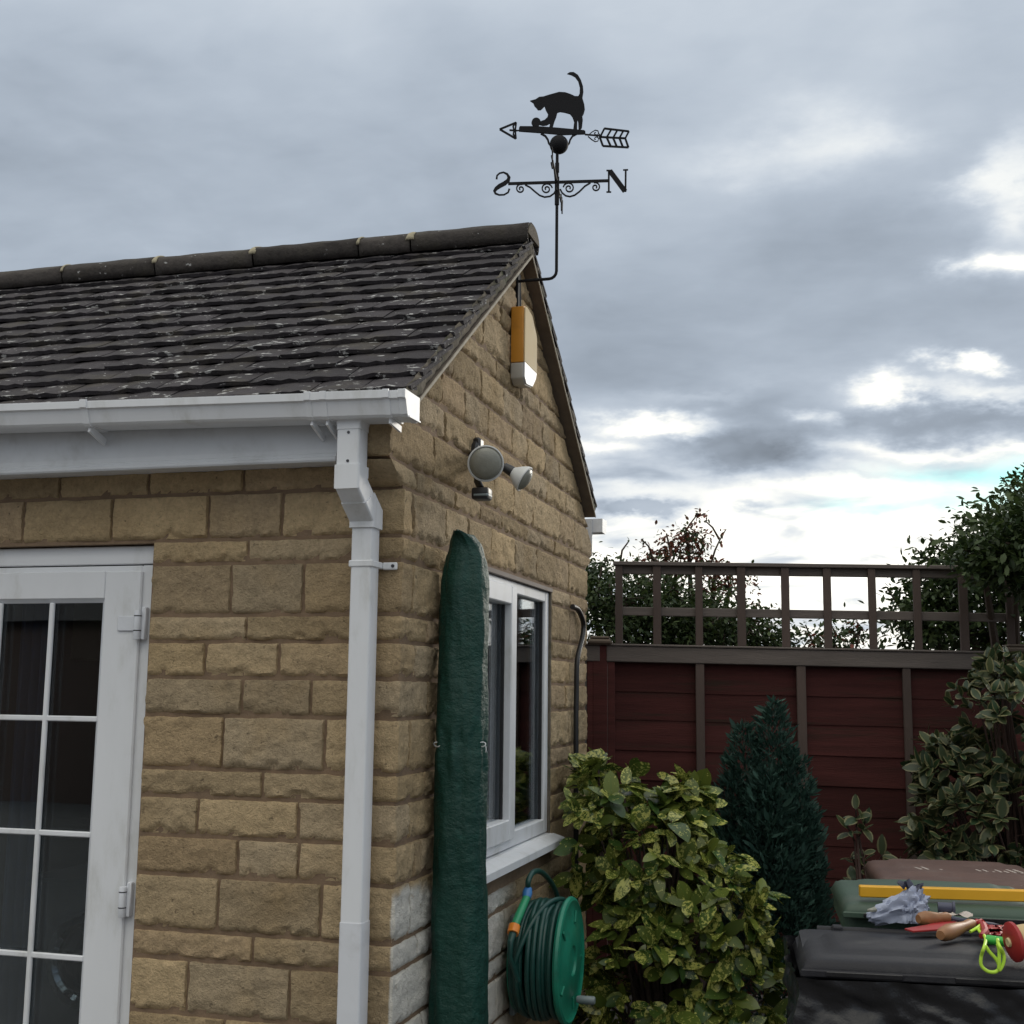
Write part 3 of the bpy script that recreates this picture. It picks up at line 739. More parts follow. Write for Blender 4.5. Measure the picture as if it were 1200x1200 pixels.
mcx = (tcx+pcx)/2
HL(pipe([sq(tcx, tcy, 2.282, .078), lean(tcx, tcy, 2.212, .078)]), 'bend_socket', 'pvc', downpipe, smooth=True, angle=12)
HL(pipe([lean(tcx, tcy, 2.214, .073), lean(mcx, (tcy+pcy)/2, 2.172, .073)]), 'offset_bend', 'pvc', downpipe, smooth=True, angle=12)
HL(pipe([lean(mcx, (tcy+pcy)/2-.006, 2.176, .078), lean(pcx, pcy, 2.132, .078), sq(pcx, pcy, 2.115, .078)]), 'bend_socket', 'pvc', downpipe, smooth=True, angle=12)
for z in (2.375, 2.292):
    b = MB(); T = Matrix.Translation((tcx+.002, tcy-.0352, z)) @ Matrix.Rotation(R_(90), 4, 'X'); b.lathe([(0, 0.002), (.004, .002), (.0045, 0)], T, 12); HL(b, 'screw', 'screw', downpipe)
zb = P(436, 660, 1, -.09).z
b = MB(); b.box(pcx-.037, pcx+.037, pcy-.0365, pcy+.055, zb-.010, zb+.010, .003); b.box(pcx+.0371, pcx+.082, pcy+.044, pcy+.056, zb-.012, zb+.010, .003)
clip = HL(b, 'pipe_clip', 'pvc', downpipe)
b = MB(); b.lathe([(0, .002), (.005, .002), (.0055, 0)], Matrix.Translation((pcx+.070, pcy+.0438, zb-.001)) @ Matrix.Rotation(R_(90), 4, 'X'), 12); HL(b, 'screw', 'screw', clip)
zj = P(412, 1082, 1, -.09).z
HL(pipe([sq(pcx, pcy, zj-.30, .0685), sq(pcx, pcy, zj, .0685)]), 'pipe_socket', 'pvc_old', downpipe, smooth=True, angle=25)

# --- glazed door
FY = .040                                             # face of the door frame
b = MB(); fx1 = DX1-.004; fx0 = DX0+.004
b.box(fx1-.052, fx1, FY, FY+.07, .10, 2.030, .003); b.box(fx0, fx0+.052, FY, FY+.07, .10, 2.030, .003)
b.box(fx0+.0521, fx1-.0521, FY, FY+.07, 2.000, 2.0295, .003)
door = HL(b, 'door', 'pvc', house)
b = MB(); b.box(fx0, fx1, FY-.004, FY+.066, 2.0335, 2.092, .003); HL(b, 'head_extension', 'pvc', door)
b = MB(); b.box(fx0, fx1, FY+.012, FY+.06, 2.0295, 2.0335); HL(b, 'head_seal', 'gasket', door)
b = MB(); b.box(fx0, fx1, FY-.03, FY+.07, .05, .0995, .004); HL(b, 'threshold', 'pvc_trim', door)
mid = (fx0+fx1)/2
for (lx0, lx1, hs) in ((mid+.004, fx1-.046, 1), (fx0+.046, mid-.004, -1)):
    sy = FY-.012; gx1 = lx1-.106; gx0 = lx0+.106; gz1, gz0 = 1.925, .32
    if hs > 0: gx1 = P(125, 708, 1, .045).x
    b = MB(); b.box(gx1+.0001, lx1, sy, sy+.06, .115, 2.012, .004); b.box(lx0, gx0-.0001, sy, sy+.06, .115, 2.012, .004)
    b.box(gx0, gx1, sy, sy+.06, gz1, 2.0115, .002); b.box(gx0, gx1, sy, sy+.06, .1155, gz0, .002)
    lf = HL(b, 'door_leaf', 'pvc', door)
    b = MB(); t = .013                                # sloped beads round the glass
    for (a0, a1) in (((gx1, gz0), (gx1, gz1)), ((gx0, gz0), (gx0, gz1))):
        x = a0[0]; sg = -1 if x == gx1 else 1
        b.prism([(x, sy+.004, gz0), (x+sg*t, sy+.017, gz0), (x, sy+.03, gz0)], (0, 0, gz1-gz0))
    for z, sg in ((gz1, -1), (gz0, 1)): b.prism([(gx0, sy+.004, z), (gx0, sy+.017, z+sg*t), (gx0, sy+.03, z)], (gx1-gx0, 0, 0))
    HL(b, 'glazing_bead', 'pvc_old', door)
    b = MB(); b.box(gx0+.002, gx1-.002, sy+.0175, sy+.0215, gz0+.002, gz1-.002); HL(b, 'pane', 'glass', door)
    b = MB(); b.box(gx0+.002, gx1-.002, sy+.036, sy+.040, gz0+.002, gz1-.002); HL(b, 'pane', 'glass', door)
    pw = abs(P(63, 712, 1, .05).x-P(125, 708, 1, .05).x)
    k = 1
    while gx1-k*pw > gx0+.05:
        b = MB(); b.box(gx1-k*pw-.0085, gx1-k*pw+.0085, sy+.0045, sy+.0165, gz0+.012, gz1-.012, .003); HL(b, 'glazing_bar', 'pvc', door); k += 1
    for z in (1.545, 1.190, .820, .5):
        b = MB(); b.box(gx0+.004, gx1-.004, sy+.0052, sy+.0172, z-.0085, z+.0085, .003); HL(b, 'glazing_bar', 'pvc', door)
    hx = lx1 if hs > 0 else lx0
    for hz in (P(163, 733, 1, .03).z, P(146, 1056, 1, .03).z, .35):
        big = hz > 1.5
        b = MB(); b.lathe([(0, -.045), (.0105, -.045), (.0115, -.043), (.0115, .043), (.0105, .045), (0, .045)], Matrix.Translation((hx+hs*.002, sy-.013, hz)), 16)
        if big: b.box(*sorted((hx-hs*.075, hx-hs*.012)), sy-.007, sy-.0001, hz-.018, hz+.030, .003)
        b.box(*sorted((hx+hs*.010, hx+hs*.026)), sy-.008, FY-.0001, hz-.045, hz+.058, .003)
        hg = HL(b, 'hinge', 'pvc_old', door, smooth=True)
        b = MB(); b.lathe([(.0118, 0), (.0122, 0), (.0122, .003), (.0118, .003)], Matrix.Translation((hx+hs*.002, sy-.013, hz+.028)), 16); b.lathe([(.0118, 0), (.0122, 0), (.0122, .003), (.0118, .003)], Matrix.Translation((hx+hs*.002, sy-.013, hz-.018)), 16)
        HL(b, 'hinge_gap', 'gasket', door)
b = MB(); b.box(mid-.032, mid-.012, FY-.03, FY-.0125, .95, 1.17, .004); b.bar((mid-.022, FY-.055, 1.09), (mid-.13, FY-.055, 1.09), .018, .018); b.bar((mid-.022, FY-.03, 1.09), (mid-.022, FY-.062, 1.09), .018, .018); HL(b, 'handle', 'hinge_metal', door)

# --- gable window
b = MB(); X = -.013; f = .058
b.box(X-.06, X, WX1-.006-f, WX1-.006, WZ0+.012, WZ1-.012, .004); b.box(X-.06, X, WX0+.006, WX0+.006+f, WZ0+.012, WZ1-.012, .004)
b.box(X-.06, X-.0004, WX0+.0065+f, WX1-.0065-f, WZ1-.012-f*.8, WZ1-.0125, .004); b.box(X-.06, X-.0004, WX0+.0065+f, WX1-.0065-f, WZ0+.0125, WZ0+.012+f, .004)
wy = P(602, 760, 0, X).y
b.box(X-.06, X-.0008, wy-.030, wy+.030, WZ0+.012+f, WZ1-.012-f*.8, .004)
window = HL(b, 'window', 'pvc', house)
b = MB(); b.box(-.1, .004, WX0+.001, WX1-.001, WZ1-.0115, WZ1+.006, .001); HL(b, 'lintel_lead', 'lead', window)
b = MB(); b.box(-.012, -.003, WX1-.005, WX1+.007, WZ0+.005, WZ1-.013); HL(b, 'reveal_seal', 'verge_mortar', window)
b = MB(); yl0 = WX0+.007+f; zl1 = WZ1-.012-f*.8
for (a0, a1, c0, c1) in ((wy-.030-.058, wy-.012, 0, 0), (yl0-.03, yl0+.028, 0, 0)):
    b.box(X-.05, X+.016, a0, a1, WZ0+.048, zl1+.022, .004)
b.box(X-.05, X+.0156, yl0+.0281, wy-.0881, zl1-.050, zl1+.0215, .004); b.box(X-.05, X+.0156, yl0+.0281, wy-.0881, WZ0+.0485, WZ0+.125, .004)
cas = HL(b, 'casement', 'pvc', window)
b = MB(); b.box(X-.03, X-.026, yl0+.02, wy-.08, WZ0+.11, zl1-.04); HL(b, 'pane', 'glass', window)
b = MB(); b.box(X-.03, X-.026, wy+.028, WX1-.006-f+.003, WZ0+.012+f-.004, zl1+.004); HL(b, 'pane', 'glass', window)
b = MB()                                              # dark gaskets and beads round the fixed pane
for (y0, y1, z0, z1) in ((WX1-.006-f-.014, WX1-.006-f-.0005, WZ0+.012+f, zl1), (wy+.0305, wy+.040, WZ0+.012+f, zl1), (wy-.1, wy-.0885, WZ0+.126, zl1-.051)):
    b.box(X-.024, X-.012, y0, y1, z0, z1)
HL(b, 'gasket', 'gasket', window)
b = MB(); b.prism([(-.06, WX0-.03, WZ0+.0115), (.0, WX0-.03, WZ0+.006), (.052, WX0-.03, WZ0-.010), (.056, WX0-.03, WZ0-.014), (.056, WX0-.03, WZ0-.040), (.046, WX0-.03, WZ0-.040), (.0, WX0-.03, WZ0-.014), (-.06, WX0-.03, WZ0-.012)], (0, 1.895-WX0+.03, 0))
HL(b, 'sill', 'pvc', window)
b = MB(); b.box(X-.0135, X-.0115, yl0+.05, yl0+.07, 1.5, 1.62); HL(b, 'trickle_vent', 'pvc_old', window)

# ------------------------------------------------------------------ weathervane
ROD = Vector((.167, 1.22, 0))
vane = empty('weathervane', (0, 1.22, 3.285), 'black iron weathervane with a cat playing with a ball, above the ridge', 'weathervane'); VL = Local(vane)
def frame(deg):
    d = Vector((math.cos(R_(deg)), math.sin(R_(deg)), 0)); return d, Vector((d.y, -d.x, 0))
DA, NA = frame(24.4); DN, NN = frame(8.6)
def K(c, n, s=7.0588, o=(580, 80)): return PN(o[0]+c[0]/s, o[1]+c[1]/s, ROD, n)
def K4(c, n): return K(c, n, 4, (540, 60))
def rib(b, path, w, n, t=.005):
    """flat strip of steel following a path in its plane"""
    pts = [Vector(p) for p in path]; L, Rr = [], []
    for i, p in enumerate(pts):
        a, c = pts[max(0, i-1)], pts[min(len(pts)-1, i+1)]; d = (c-a).normalized(); q = d.cross(n)
        ww = w[i] if hasattr(w, '__len__') else w
        L.append(p+q*ww/2); Rr.append(p-q*ww/2)
    b.prism([p-n*t/2 for p in L+Rr[::-1]], n*t)
def spiral(c, r0, r1, a0, turns, n=22): return [(c[0]+(r0+(r1-r0)*k/n)*math.cos(a0+turns*2*math.pi*k/n), c[1]+(r0+(r1-r0)*k/n)*math.sin(a0+turns*2*math.pi*k/n)) for k in range(n+1)]
ztop = K((520, 560), NA).z
b = MB()
pts = [Vector((-.01, 1.22, 3.285)), Vector((.137, 1.22, 3.285))]
pts += [Vector((.137+.03*math.sin(a), 1.22, 3.285+.03-.03*math.cos(a))) for a in (R_(22), R_(45), R_(67), R_(90))]+[Vector((.167, 1.22, 3.6)), Vector((.167, 1.22, ztop))]
b.tube(pts, .0062, 10); VL(b, 'mounting_rod', 'iron', smooth=True)
b = MB(); b.box(0, .012, 1.205, 1.235, 3.14, 3.33, .003); VL(b, 'wall_plate', 'iron')
zs0, zs1 = K((515, 1130), NN).z, K((520, 900), NN).z
b = MB(); b.tube([(.167, 1.22, zs0), (.167, 1.22, zs1)], .0095, 12); b.tube([(.167, 1.22, zs1+.02), (.167, 1.22, zs1+.06)], .0088, 12); VL(b, 'sleeve', 'iron', smooth=True)
# compass arms
b = MB()
rib(b, [K((110, 955), NN), K((945, 930), NN)], .0115, NN, .006)
for path, w in (([(250, 965), (290, 985), (330, 1020), (370, 1052), (410, 1066), (455, 1060), (490, 1035), (505, 1005)], .005), ([(790, 948), (745, 975), (700, 1020), (660, 1050), (620, 1062), (585, 1055), (555, 1030), (540, 1000)], .005)):
    rib(b, [K(p, NN) for p in path], w*1.25, NN)
for path in (spiral((427, 998), 48, 8, R_(-10), -1.6), spiral((612, 992), 48, 8, R_(190), 1.6), spiral((213, 998), 40, 6, R_(-70), -1.5), spiral((832, 984), 40, 6, R_(250), 1.5)):
    rib(b, [K(p, NN) for p in path], .0055, NN)
VL(b, 'compass_arm', 'iron')
def letter(strips, polys, name, f, n, off=Vector((0, 0, 0))):
    b = MB()
    for path, w in strips: rib(b, [f(p, n)+off for p in path], w, n)
    VL(b, name, 'iron')
letter([([(168, 600), (170, 583), (182, 572), (200, 568), (217, 576), (226, 592), (222, 606), (205, 620), (182, 632), (166, 644), (158, 656), (162, 667), (180, 674), (203, 673), (222, 662), (228, 645)],
         [.0075, .0065, .006, .0065, .009, .013, .016, .018, .018, .015, .012, .0085, .0065, .006, .0065, .0075])], [], 'letter_s', K4, NN)
letter([([(942, 842), (942, 1026)], .0075), ([(922, 846), (962, 846)], .0055), ([(922, 1024), (962, 1024)], .0055), ([(950, 848), (1076, 1018)], .020), ([(1082, 842), (1080, 1022)], .0075), ([(1060, 842), (1102, 840)], .0055)], [], 'letter_n', K, NN)
# east and west arms point along the line of sight, seen edge-on
def ew(sg, name):
    b = MB(); zz = K((525, 942), NN).z; o = Vector((.167, 1.22, zz)); d = NN*sg
    rib(b, [o, o+d*.20], .0115, DN, .006)
    s_ = [(o+d*(.11+x)+Vector((0, 0, z))) for x, z in ((0, -.05), (.03, -.045), (.055, -.02), (.04, 0))]
    rib(b, [o+Vector((0, 0, -.035)), o+d*.04+Vector((0, 0, -.046)), o+d*.10+Vector((0, 0, -.018)), o+d*.14], .005, DN)
    VL(b, 'compass_arm', 'iron')
    b = MB(); c = o+d*.235; h = .033
    def q(x, z): return c+d*x+Vector((0, 0, z))
    if name == 'letter_e':
        for p, w in (([q(-.022, -h), q(-.022, h)], .008), ([q(-.025, h), q(.026, h)], .006), ([q(-.02, 0), q(.016, 0)], .006), ([q(-.025, -h), q(.026, -h)], .006)): rib(b, p, w, DN)
    else:
        for p, w in (([q(-.035, h), q(-.016, -h)], .008), ([q(-.016, -h), q(0, h)], .005), ([q(0, h), q(.018, -h)], .008), ([q(.018, -h), q(.036, h)], .005)): rib(b, p, w, DN)
    VL(b, name, 'iron')
ew(1, 'letter_e'); ew(-1, 'letter_w')
# pivot ball and arrow
cb = K((530, 632), NA)
b = MB(); prof = [(.0385*math.sin(math.pi*k/16), -.0385*math.cos(math.pi*k/16)) for k in range(17)]
b.lathe(prof, Matrix.Translation(cb), 28); VL(b, 'pivot_ball', 'iron', smooth=True, angle=60)
b = MB()
b.prism([K(p, NA)-NA*.004 for p in ((200, 490), (206, 481), (350, 482), (520, 494), (735, 514), (746, 522), (748, 546), (560, 552), (380, 536), (200, 523))], NA*.008)
rib(b, [K((180, 516), NA), K((204, 514), NA)], .005, NA); rib(b, [K((745, 548), NA), K((885, 560), NA)], .006, NA)
for sx_ in (1, -1):
    rib(b, [K((530+sx_*p[0], p[1]), NA) for p in ((-150, 540), (-112, 562), (-92, 592), (-84, 622), (-70, 640))], [.009, .008, .0075, .007, .006], NA)
VL(b, 'arrow_shaft', 'iron')
b = MB(); w = .0062
for p in ([(40, 505), (176, 449)], [(40, 505), (174, 583)], [(176, 449), (168, 515), (174, 583)], [(120, 512), (182, 516)], [(176, 449), (150, 480), (158, 512)], [(174, 583), (152, 545), (158, 516)]): rib(b, [K(q, NA) for q in p], w*1.25 if p[0][0] == 40 else .0065, NA)
VL(b, 'arrow_head', 'iron')
b = MB()
for p in ([(905, 498), (1108, 522)], [(892, 643), (1104, 655)], [(1108, 522), (1078, 580), (1104, 655)], [(868, 572), (906, 498)], [(868, 572), (893, 643)], [(866, 568), (1085, 580)],
          [(925, 570), (962, 508)], [(978, 574), (1012, 514)], [(1030, 576), (1062, 518)], [(925, 574), (958, 645)], [(978, 577), (1008, 648)], [(1030, 579), (1058, 651)]): rib(b, [K(q, NA) for q in p], .0078, NA)
VL(b, 'arrow_tail', 'iron')
b = MB()
for sg in (1, -1):
    rib(b, [K((q[0], 560+sg*(q[1]-560)), NA) for q in ((770, 556), (800, 530), (830, 512), (852, 518), (858, 538), (846, 552), (828, 548), (822, 536), (834, 530))], .0032, NA)
    rib(b, [K((q[0], 560+sg*(q[1]-560)), NA) for q in ((858, 540), (868, 552), (884, 560))], .003, NA)
VL(b, 'heart_scroll', 'iron')
cat_px = [(290, 270), (335, 258), (365, 238), (400, 235), (440, 222), (490, 208), (530, 197), (580, 200), (625, 215), (660, 232), (688, 232), (701, 208), (703, 160), (690, 110), (665, 75), (635, 58), (597, 47), (618, 34), (650, 33), (685, 56), (710, 98), (727, 150), (731, 200), (723, 250), (738, 300), (743, 345), (734, 380), (722, 402), (726, 430), (719, 496), (702, 518), (692, 500), (690, 450), (684, 426), (680, 450), (679, 510), (648, 508), (656, 445), (642, 405), (622, 380), (580, 368), (540, 362), (516, 370), (506, 410), (490, 450), (476, 500), (448, 496), (456, 458), (432, 472), (400, 477), (372, 470), (376, 440), (410, 428), (434, 405), (440, 380), (422, 348), (411, 316), (396, 332), (381, 346), (357, 347), (345, 331), (327, 312), (319, 290)]
b = MB(); b.prism([K(p, NA)-NA*.003 for p in cat_px], NA*.006); VL(b, 'cat_silhouette', 'iron')
b = MB(); b.prism([K((340+37*math.cos(2*math.pi*k/24), 448+37*math.sin(2*math.pi*k/24)), NA)-NA*.0045 for k in range(24)], NA*.009); VL(b, 'cat_ball', 'iron')

# ------------------------------------------------------------------ alarm box
aY0, aY1, aD = 1.135, 1.335, .060
az1, az0 = 3.162, 2.840
alarm = empty('alarm_box', (0, aY0, az0), 'orange and cream burglar alarm box under the gable peak', 'alarm box'); AL = Local(alarm)
b = MB(); b.box(.000, .0038, aY0+.012, aY1-.014, az0+.03, az1-.06, .001); AL(b, 'back_plate', 'smoke_plastic')
def hexa(x0, x1, z0, z1, top, bot, inset):
    pts = [(aY0+inset, z0 if not bot else z0+.012), (aY0+inset, z1)]
    if top: pts = [(aY0+inset, z0), (aY0+inset, z1-.010), (aY0+.03, z1), (aY1-.085, z1-.012), (aY1-.012, z1-.075), (aY1-inset, z1-.1), (aY1-inset, z0)]
    if bot: pts = [(aY0+inset, z0+.022), (aY0+inset, z1), (aY1-inset, z1), (aY1-.02, z0+.055), (aY1-.07, z0+.012), (aY0+.035, z0)]
    return [(x0, y, z) for y, z in pts]
zm = az0+.085
b = MB(); b.prism(hexa(.004, 0, zm+.001, az1, True, False, 0), (.051, 0, 0), .005); AL(b, 'cover', 'orange_plastic', smooth=True)
b = MB(); b.prism(hexa(.005, 0, az0, zm, False, True, .001), (.050, 0, 0), .005); AL(b, 'strobe', 'smoke_plastic', smooth=True)
b = MB(); b.prism(hexa(.0552, 0, zm+.003, az1-.004, True, False, .005), (.006, 0, 0), .002); AL(b, 'front_panel', 'cream_plastic')
b = MB(); b.prism(hexa(.0552, 0, az0+.004, zm+.0025, False, True, .005), (.006, 0, 0), .002); AL(b, 'lower_front_panel', 'pvc_trim')
b = MB(); b.tube([(.008, 1.25, az1-.01), (.008, 1.252, 3.2), (.006, 1.25, 3.26), (.006, 1.245, 3.32)], .006, 8); AL(b, 'cable', 'black_plastic', smooth=True)

# ------------------------------------------------------------------ twin floodlight with sensor
fl = empty('security_floodlight', (0, .63, 2.42), 'twin round security floodlight with black motion sensor on gable wall', 'floodlight'); FL = Local(fl)
b = MB(); c0 = P(556, 532, 0, .0); b.lathe([(0, -.004), (.05, -.004), (.05, .016), (.04, .026), (0, .028)], Matrix.Translation((0.0, c0.y, c0.z)) @ Matrix.Rotation(R_(90), 4, 'Y'), 24); b.box(.0, .03, c0.y-.03, c0.y+.02, c0.z-.005, c0.z+.055, .008); FL(b, 'wall_base', 'black_plastic', smooth=True)
def lamp(tip, direc, scale):
    d = Vector(direc).normalized(); q = d.to_track_quat('Z', 'Y').to_matrix().to_4x4(); T = Matrix.Translation(tip) @ q
    s = scale
    b = MB(); b.lathe([(0, -.105*s), (.020*s, -.105*s), (.024*s, -.06*s), (.020*s, -.058*s), (0, -.058*s)], T, 20); sock = FL(b, 'lamp_socket', 'black_plastic', smooth=True)
    b = MB(); b.lathe([(.018*s, -.064*s), (.026*s, -.055*s), (.045*s, -.030*s), (.056*s, -.010*s), (.059*s, -.002*s), (.060*s, .005*s), (.056*s, .007*s), (.053*s, .002*s)], T, 36); FL(b, 'lamp_reflector', 'lamp_white', smooth=True, angle=60)
    b = MB(); b.lathe([(.0535*s, .002*s), (.050*s, .010*s), (.040*s, .018*s), (.022*s, .024*s), (0, .026*s)], T, 36); FL(b, 'lamp_lens', 'lamp_lens', smooth=True, angle=80)
t1 = PD(569, 543, 4.02); lamp(t1, (CAM-t1)+Vector((.5, 0, -.4)), 1.0)
t2 = PD(614, 561, 4.10); lamp(t2, (1.0, .05, -.62), .76)
b = MB()
for a, e in ((Vector((.02, c0.y, c0.z)), t1-((CAM-t1)+Vector((.5, 0, -.4))).normalized()*.09), (Vector((.02, c0.y+.01, c0.z-.01)), t2-Vector((1, .05, -.62)).normalized()*.085)): b.tube([a, (a+e)/2+Vector((0, 0, .004)), e], .011, 10)
FL(b, 'swivel_arm', 'black_plastic', smooth=True)
ps = PD(565, 577, 4.05)
b = MB(); b.box(ps.x-.03, ps.x+.028, ps.y-.028, ps.y+.028, ps.z-.026, ps.z+.014, .008, None, 2); b.tube([ps+Vector((-.005, 0, .014)), ps+Vector((-.02, .01, .04)), Vector((.012, c0.y, c0.z-.03))], .012, 10); FL(b, 'motion_sensor', 'black_plastic', smooth=True)
b = MB(); b.box(ps.x-.025, ps.x+.0295, ps.y-.0295, ps.y+.023, ps.z-.020, ps.z-.004, .006); FL(b, 'sensor_window', 'grey_plastic', smooth=True)

# ------------------------------------------------------------------ green cover standing against the gable
cv = empty('covered_parasol', (.095, .335, 0), 'tall closed garden parasol in a dark green cover against the gable', 'parasol cover'); CL = Local(cv)
edge = [(622, 532.5, 539), (624.5, 530, 548), (629, 527, 557), (638, 525, 564.5), (655, 520.5, 570.5), (680, 516.5, 573), (730, 514, 573.5), (800, 511.5, 572.5), (850, 509.5, 571), (868, 510.5, 568.5), (876, 511, 567), (884, 509, 568.5), (950, 508, 569.5), (1050, 507, 570), (1150, 505, 570), (1290, 503, 570), (1420, 503, 570)]
b = MB(); rings = []; NSEG = 72
sub = []
for (y0, a0, e0), (y1, a1, e1) in zip(edge, edge[1:]):
    k = max(1, int((y1-y0)/5))
    for i in range(k): t = i/k; sub.append((y0+(y1-y0)*t, a0+(a1-a0)*t, e0+(e1-e0)*t))
sub.append(edge[-1])
for yy, a, e in sub:
    c = PD((a+e)/2, yy, 3.87); r = max(.012, (e-a)/2/FPX*3.87)
    c.x = max(.005+r*.95, .090) if yy > 660 else .090; c = Vector((c.x, PN((a+e)/2, yy, Vector((c.x, 0, 0)), Vector((1, 0, 0))).y, c.z))
    ring = []
    for k in range(NSEG):
        an = 2*math.pi*k/NSEG
        fold = .03*math.sin(an*4+yy*.004)+.045*abs(math.sin(an*3.5+1.1+.6*math.sin(yy*.013)))**.6-.03+.10*fb(math.cos(an)*1.6, math.sin(an)*1.6, yy*.010, 4)-.05*abs(noise.noise(Vector((math.cos(an)*2.2, math.sin(an)*2.2, yy*.022))))+.02+.014*fb(math.cos(an)*3.5, math.sin(an)*3.5, yy*.03, 3)
        if 855 < yy < 900: fold += .04*math.sin(an*11)
        rr = r*(1+fold)
        ring.append(b.bm.verts.new(c+Vector((math.cos(an)*rr, math.sin(an)*rr, .006*fb(math.cos(an)*2, math.sin(an)*2, 7, 2)+(.010*math.sin(an*3+.6) if 626 < yy < 645 else 0)))))
    rings.append(ring)
for A, B_ in zip(rings, rings[1:]):
    for k in range(NSEG): b.bm.faces.new((A[k], A[(k+1) % NSEG], B_[(k+1) % NSEG], B_[k]))
b.bm.faces.new(rings[0])
zlow = min(v.co.z for v in b.bm.verts)
CL(b, 'fabric_cover', 'tarp', smooth=True, angle=70)
for px in (512.5, 565):                                # drawstring toggles where the cover is tied in
    q = PD(px, 872, 3.79)
    b = MB(); b.tube([q+Vector((.011*math.cos(a), .004*math.sin(a*2), .007*math.sin(a)-.001)) for a in [2*math.pi*k/14 for k in range(14)]], .0019, 6, closed=True); b.tube([q+Vector((.010, 0, -.002)), q+Vector((.014, -.002, -.014)), q+Vector((.012, 0, -.024))], .0019, 6)
    CL(b, 'tie_cord', 'silver_cord', smooth=True)
b = MB(); b.tube([(.095, .335, .06), (.095, .335, max(.1, zlow+.1))], .02, 12); CL(b, 'pole', 'iron', smooth=True)
b = MB(); b.lathe([(0, 0), (.2, 0), (.21, .03), (.19, .06), (.04, .08), (.03, .14), (0, .14)], Matrix.Translation((.23, .335, 0)), 32); CL(b, 'base', 'concrete', smooth=True)

# ------------------------------------------------------------------ hose reel
RYc, RZc = 1.27, .655
reel = empty('hose_reel', (0, RYc, RZc-.25), 'green wall mounted hose reel wound with dark hose below window', 'hose reel'); RL = Local(reel)
AX = Matrix.Translation((0, RYc, RZc)) @ Matrix.Rotation(R_(90), 4, 'Y')
b = MB(); b.box(.004, .028, RYc-.06, RYc+.06, RZc-.2, RZc+.16, .006); b.tube([(.02, RYc, RZc), (.21, RYc, RZc)], .022, 14); RL(b, 'wall_bracket', 'grey_plastic', smooth=True)
b = MB(); b.lathe([(.02, .032), (.17, .032), (.188, .030), (.192, .036), (.188, .044), (.05, .042), (.05, .2), (.02, .2)], AX, 48); RL(b, 'back_flange', 'reel_green', smooth=True)
b = MB(); b.lathe([(0, .212), (.05, .214), (.055, .222), (.12, .222), (.135, .214), (.19, .212), (.208, .206), (.222, .208), (.229, .217), (.226, .228), (.215, .232), (.205, .224), (.185, .224), (.135, .226), (.12, .236), (.055, .236), (.05, .228), (0, .228)], AX, 56); fr = RL(b, 'front_flange', 'reel_green', smooth=True)
b = MB()
for k in range(5):
    a = 2*math.pi*k/5+.2; T = AX @ Matrix.Rotation(a, 4, 'Z'); b.box(.138, .184, -.006, .006, .2245, .232, .002, T)
RL(b, 'flange_rib', 'reel_green', reel)
rh = random.Random(5)
for lay in range(2):                                   # the wound hose, turn by turn
    n = 8 if lay == 0 else 7
    for k in range(n):
        x = .052+.0200*k+(.010 if lay else 0); rad = .186+.0175*lay+rh.uniform(-.006, .009); tilt = rh.uniform(-.13, .13)
        b = MB(); b.tube([Vector((x+math.cos(2*math.pi*t/48)*tilt*.12, RYc+math.cos(2*math.pi*t/48)*rad, RZc+math.sin(2*math.pi*t/48)*rad)) for t in range(48)], .0105, 8, closed=True); RL(b, 'hose_turn', 'hose', smooth=True, angle=80)
def arcp(fn, n): return [fn(k/n) for k in range(n+1)]
b = MB(); b.tube(arcp(lambda t: Vector((.185-.125*t, RYc+math.cos(R_(75+105*t))*.213*(1 if t < .9 else 1), RZc+math.sin(R_(75+105*t))*.215)), 24), .0105, 8); RL(b, 'hose_crossing', 'hose', smooth=True, angle=80)
hx = .075
loop_px = [(656, 1078), (655, 1060), (650, 1042), (641, 1028), (632, 1021), (624, 1023), (619, 1033), (619, 1041)]
b = MB(); lp = [PN(x, y, Vector((hx+.02*(1-k/7), 0, 0)), Vector((1, 0, 0))) for k, (x, y) in enumerate(loop_px)]
b.tube(spline(lp), .0105, 10); RL(b, 'hose_loop', 'hose', smooth=True, angle=80)
W_ = lambda x, y: PN(x, y, Vector((hx, 0, 0)), Vector((1, 0, 0)))
wp = [W_(619, 1041), W_(617, 1052), W_(603, 1085), W_(601, 1094), W_(598, 1104)]
b = MB(); b.tube([wp[0], wp[0].lerp(wp[1], .5), wp[1]], [.0145, .0190, .0165], 14); RL(b, 'blue_connector', 'blue_plastic', smooth=True)
b = MB(); b.tube([wp[1], wp[1].lerp(wp[2], .5), wp[2]], [.0145, .0155, .0155], 14); RL(b, 'spray_wand', 'wand_green', smooth=True)
b = MB(); b.tube([wp[2], wp[3]], [.0215, .0215], 16); RL(b, 'orange_collar', 'connector_orange', smooth=True)
b = MB(); b.tube([wp[3], wp[4], wp[4]+Vector((0, -.004, -.05)), wp[4]+Vector((.02, .04, -.14))], [.0145, .0115, .0085, .0085], 12); RL(b, 'wand_tail', 'hose', smooth=True)
b = MB(); hp = PN(676, 1171, Vector((.232, 0, 0)), Vector((1, 0, 0))); b.tube([hp, hp+Vector((.012, 0, 0)), hp+Vector((.065, 0, 0)), hp+Vector((.07, 0, 0))], [.012, .015, .015, .012], 14); RL(b, 'crank_handle', 'grey_plastic', smooth=True)

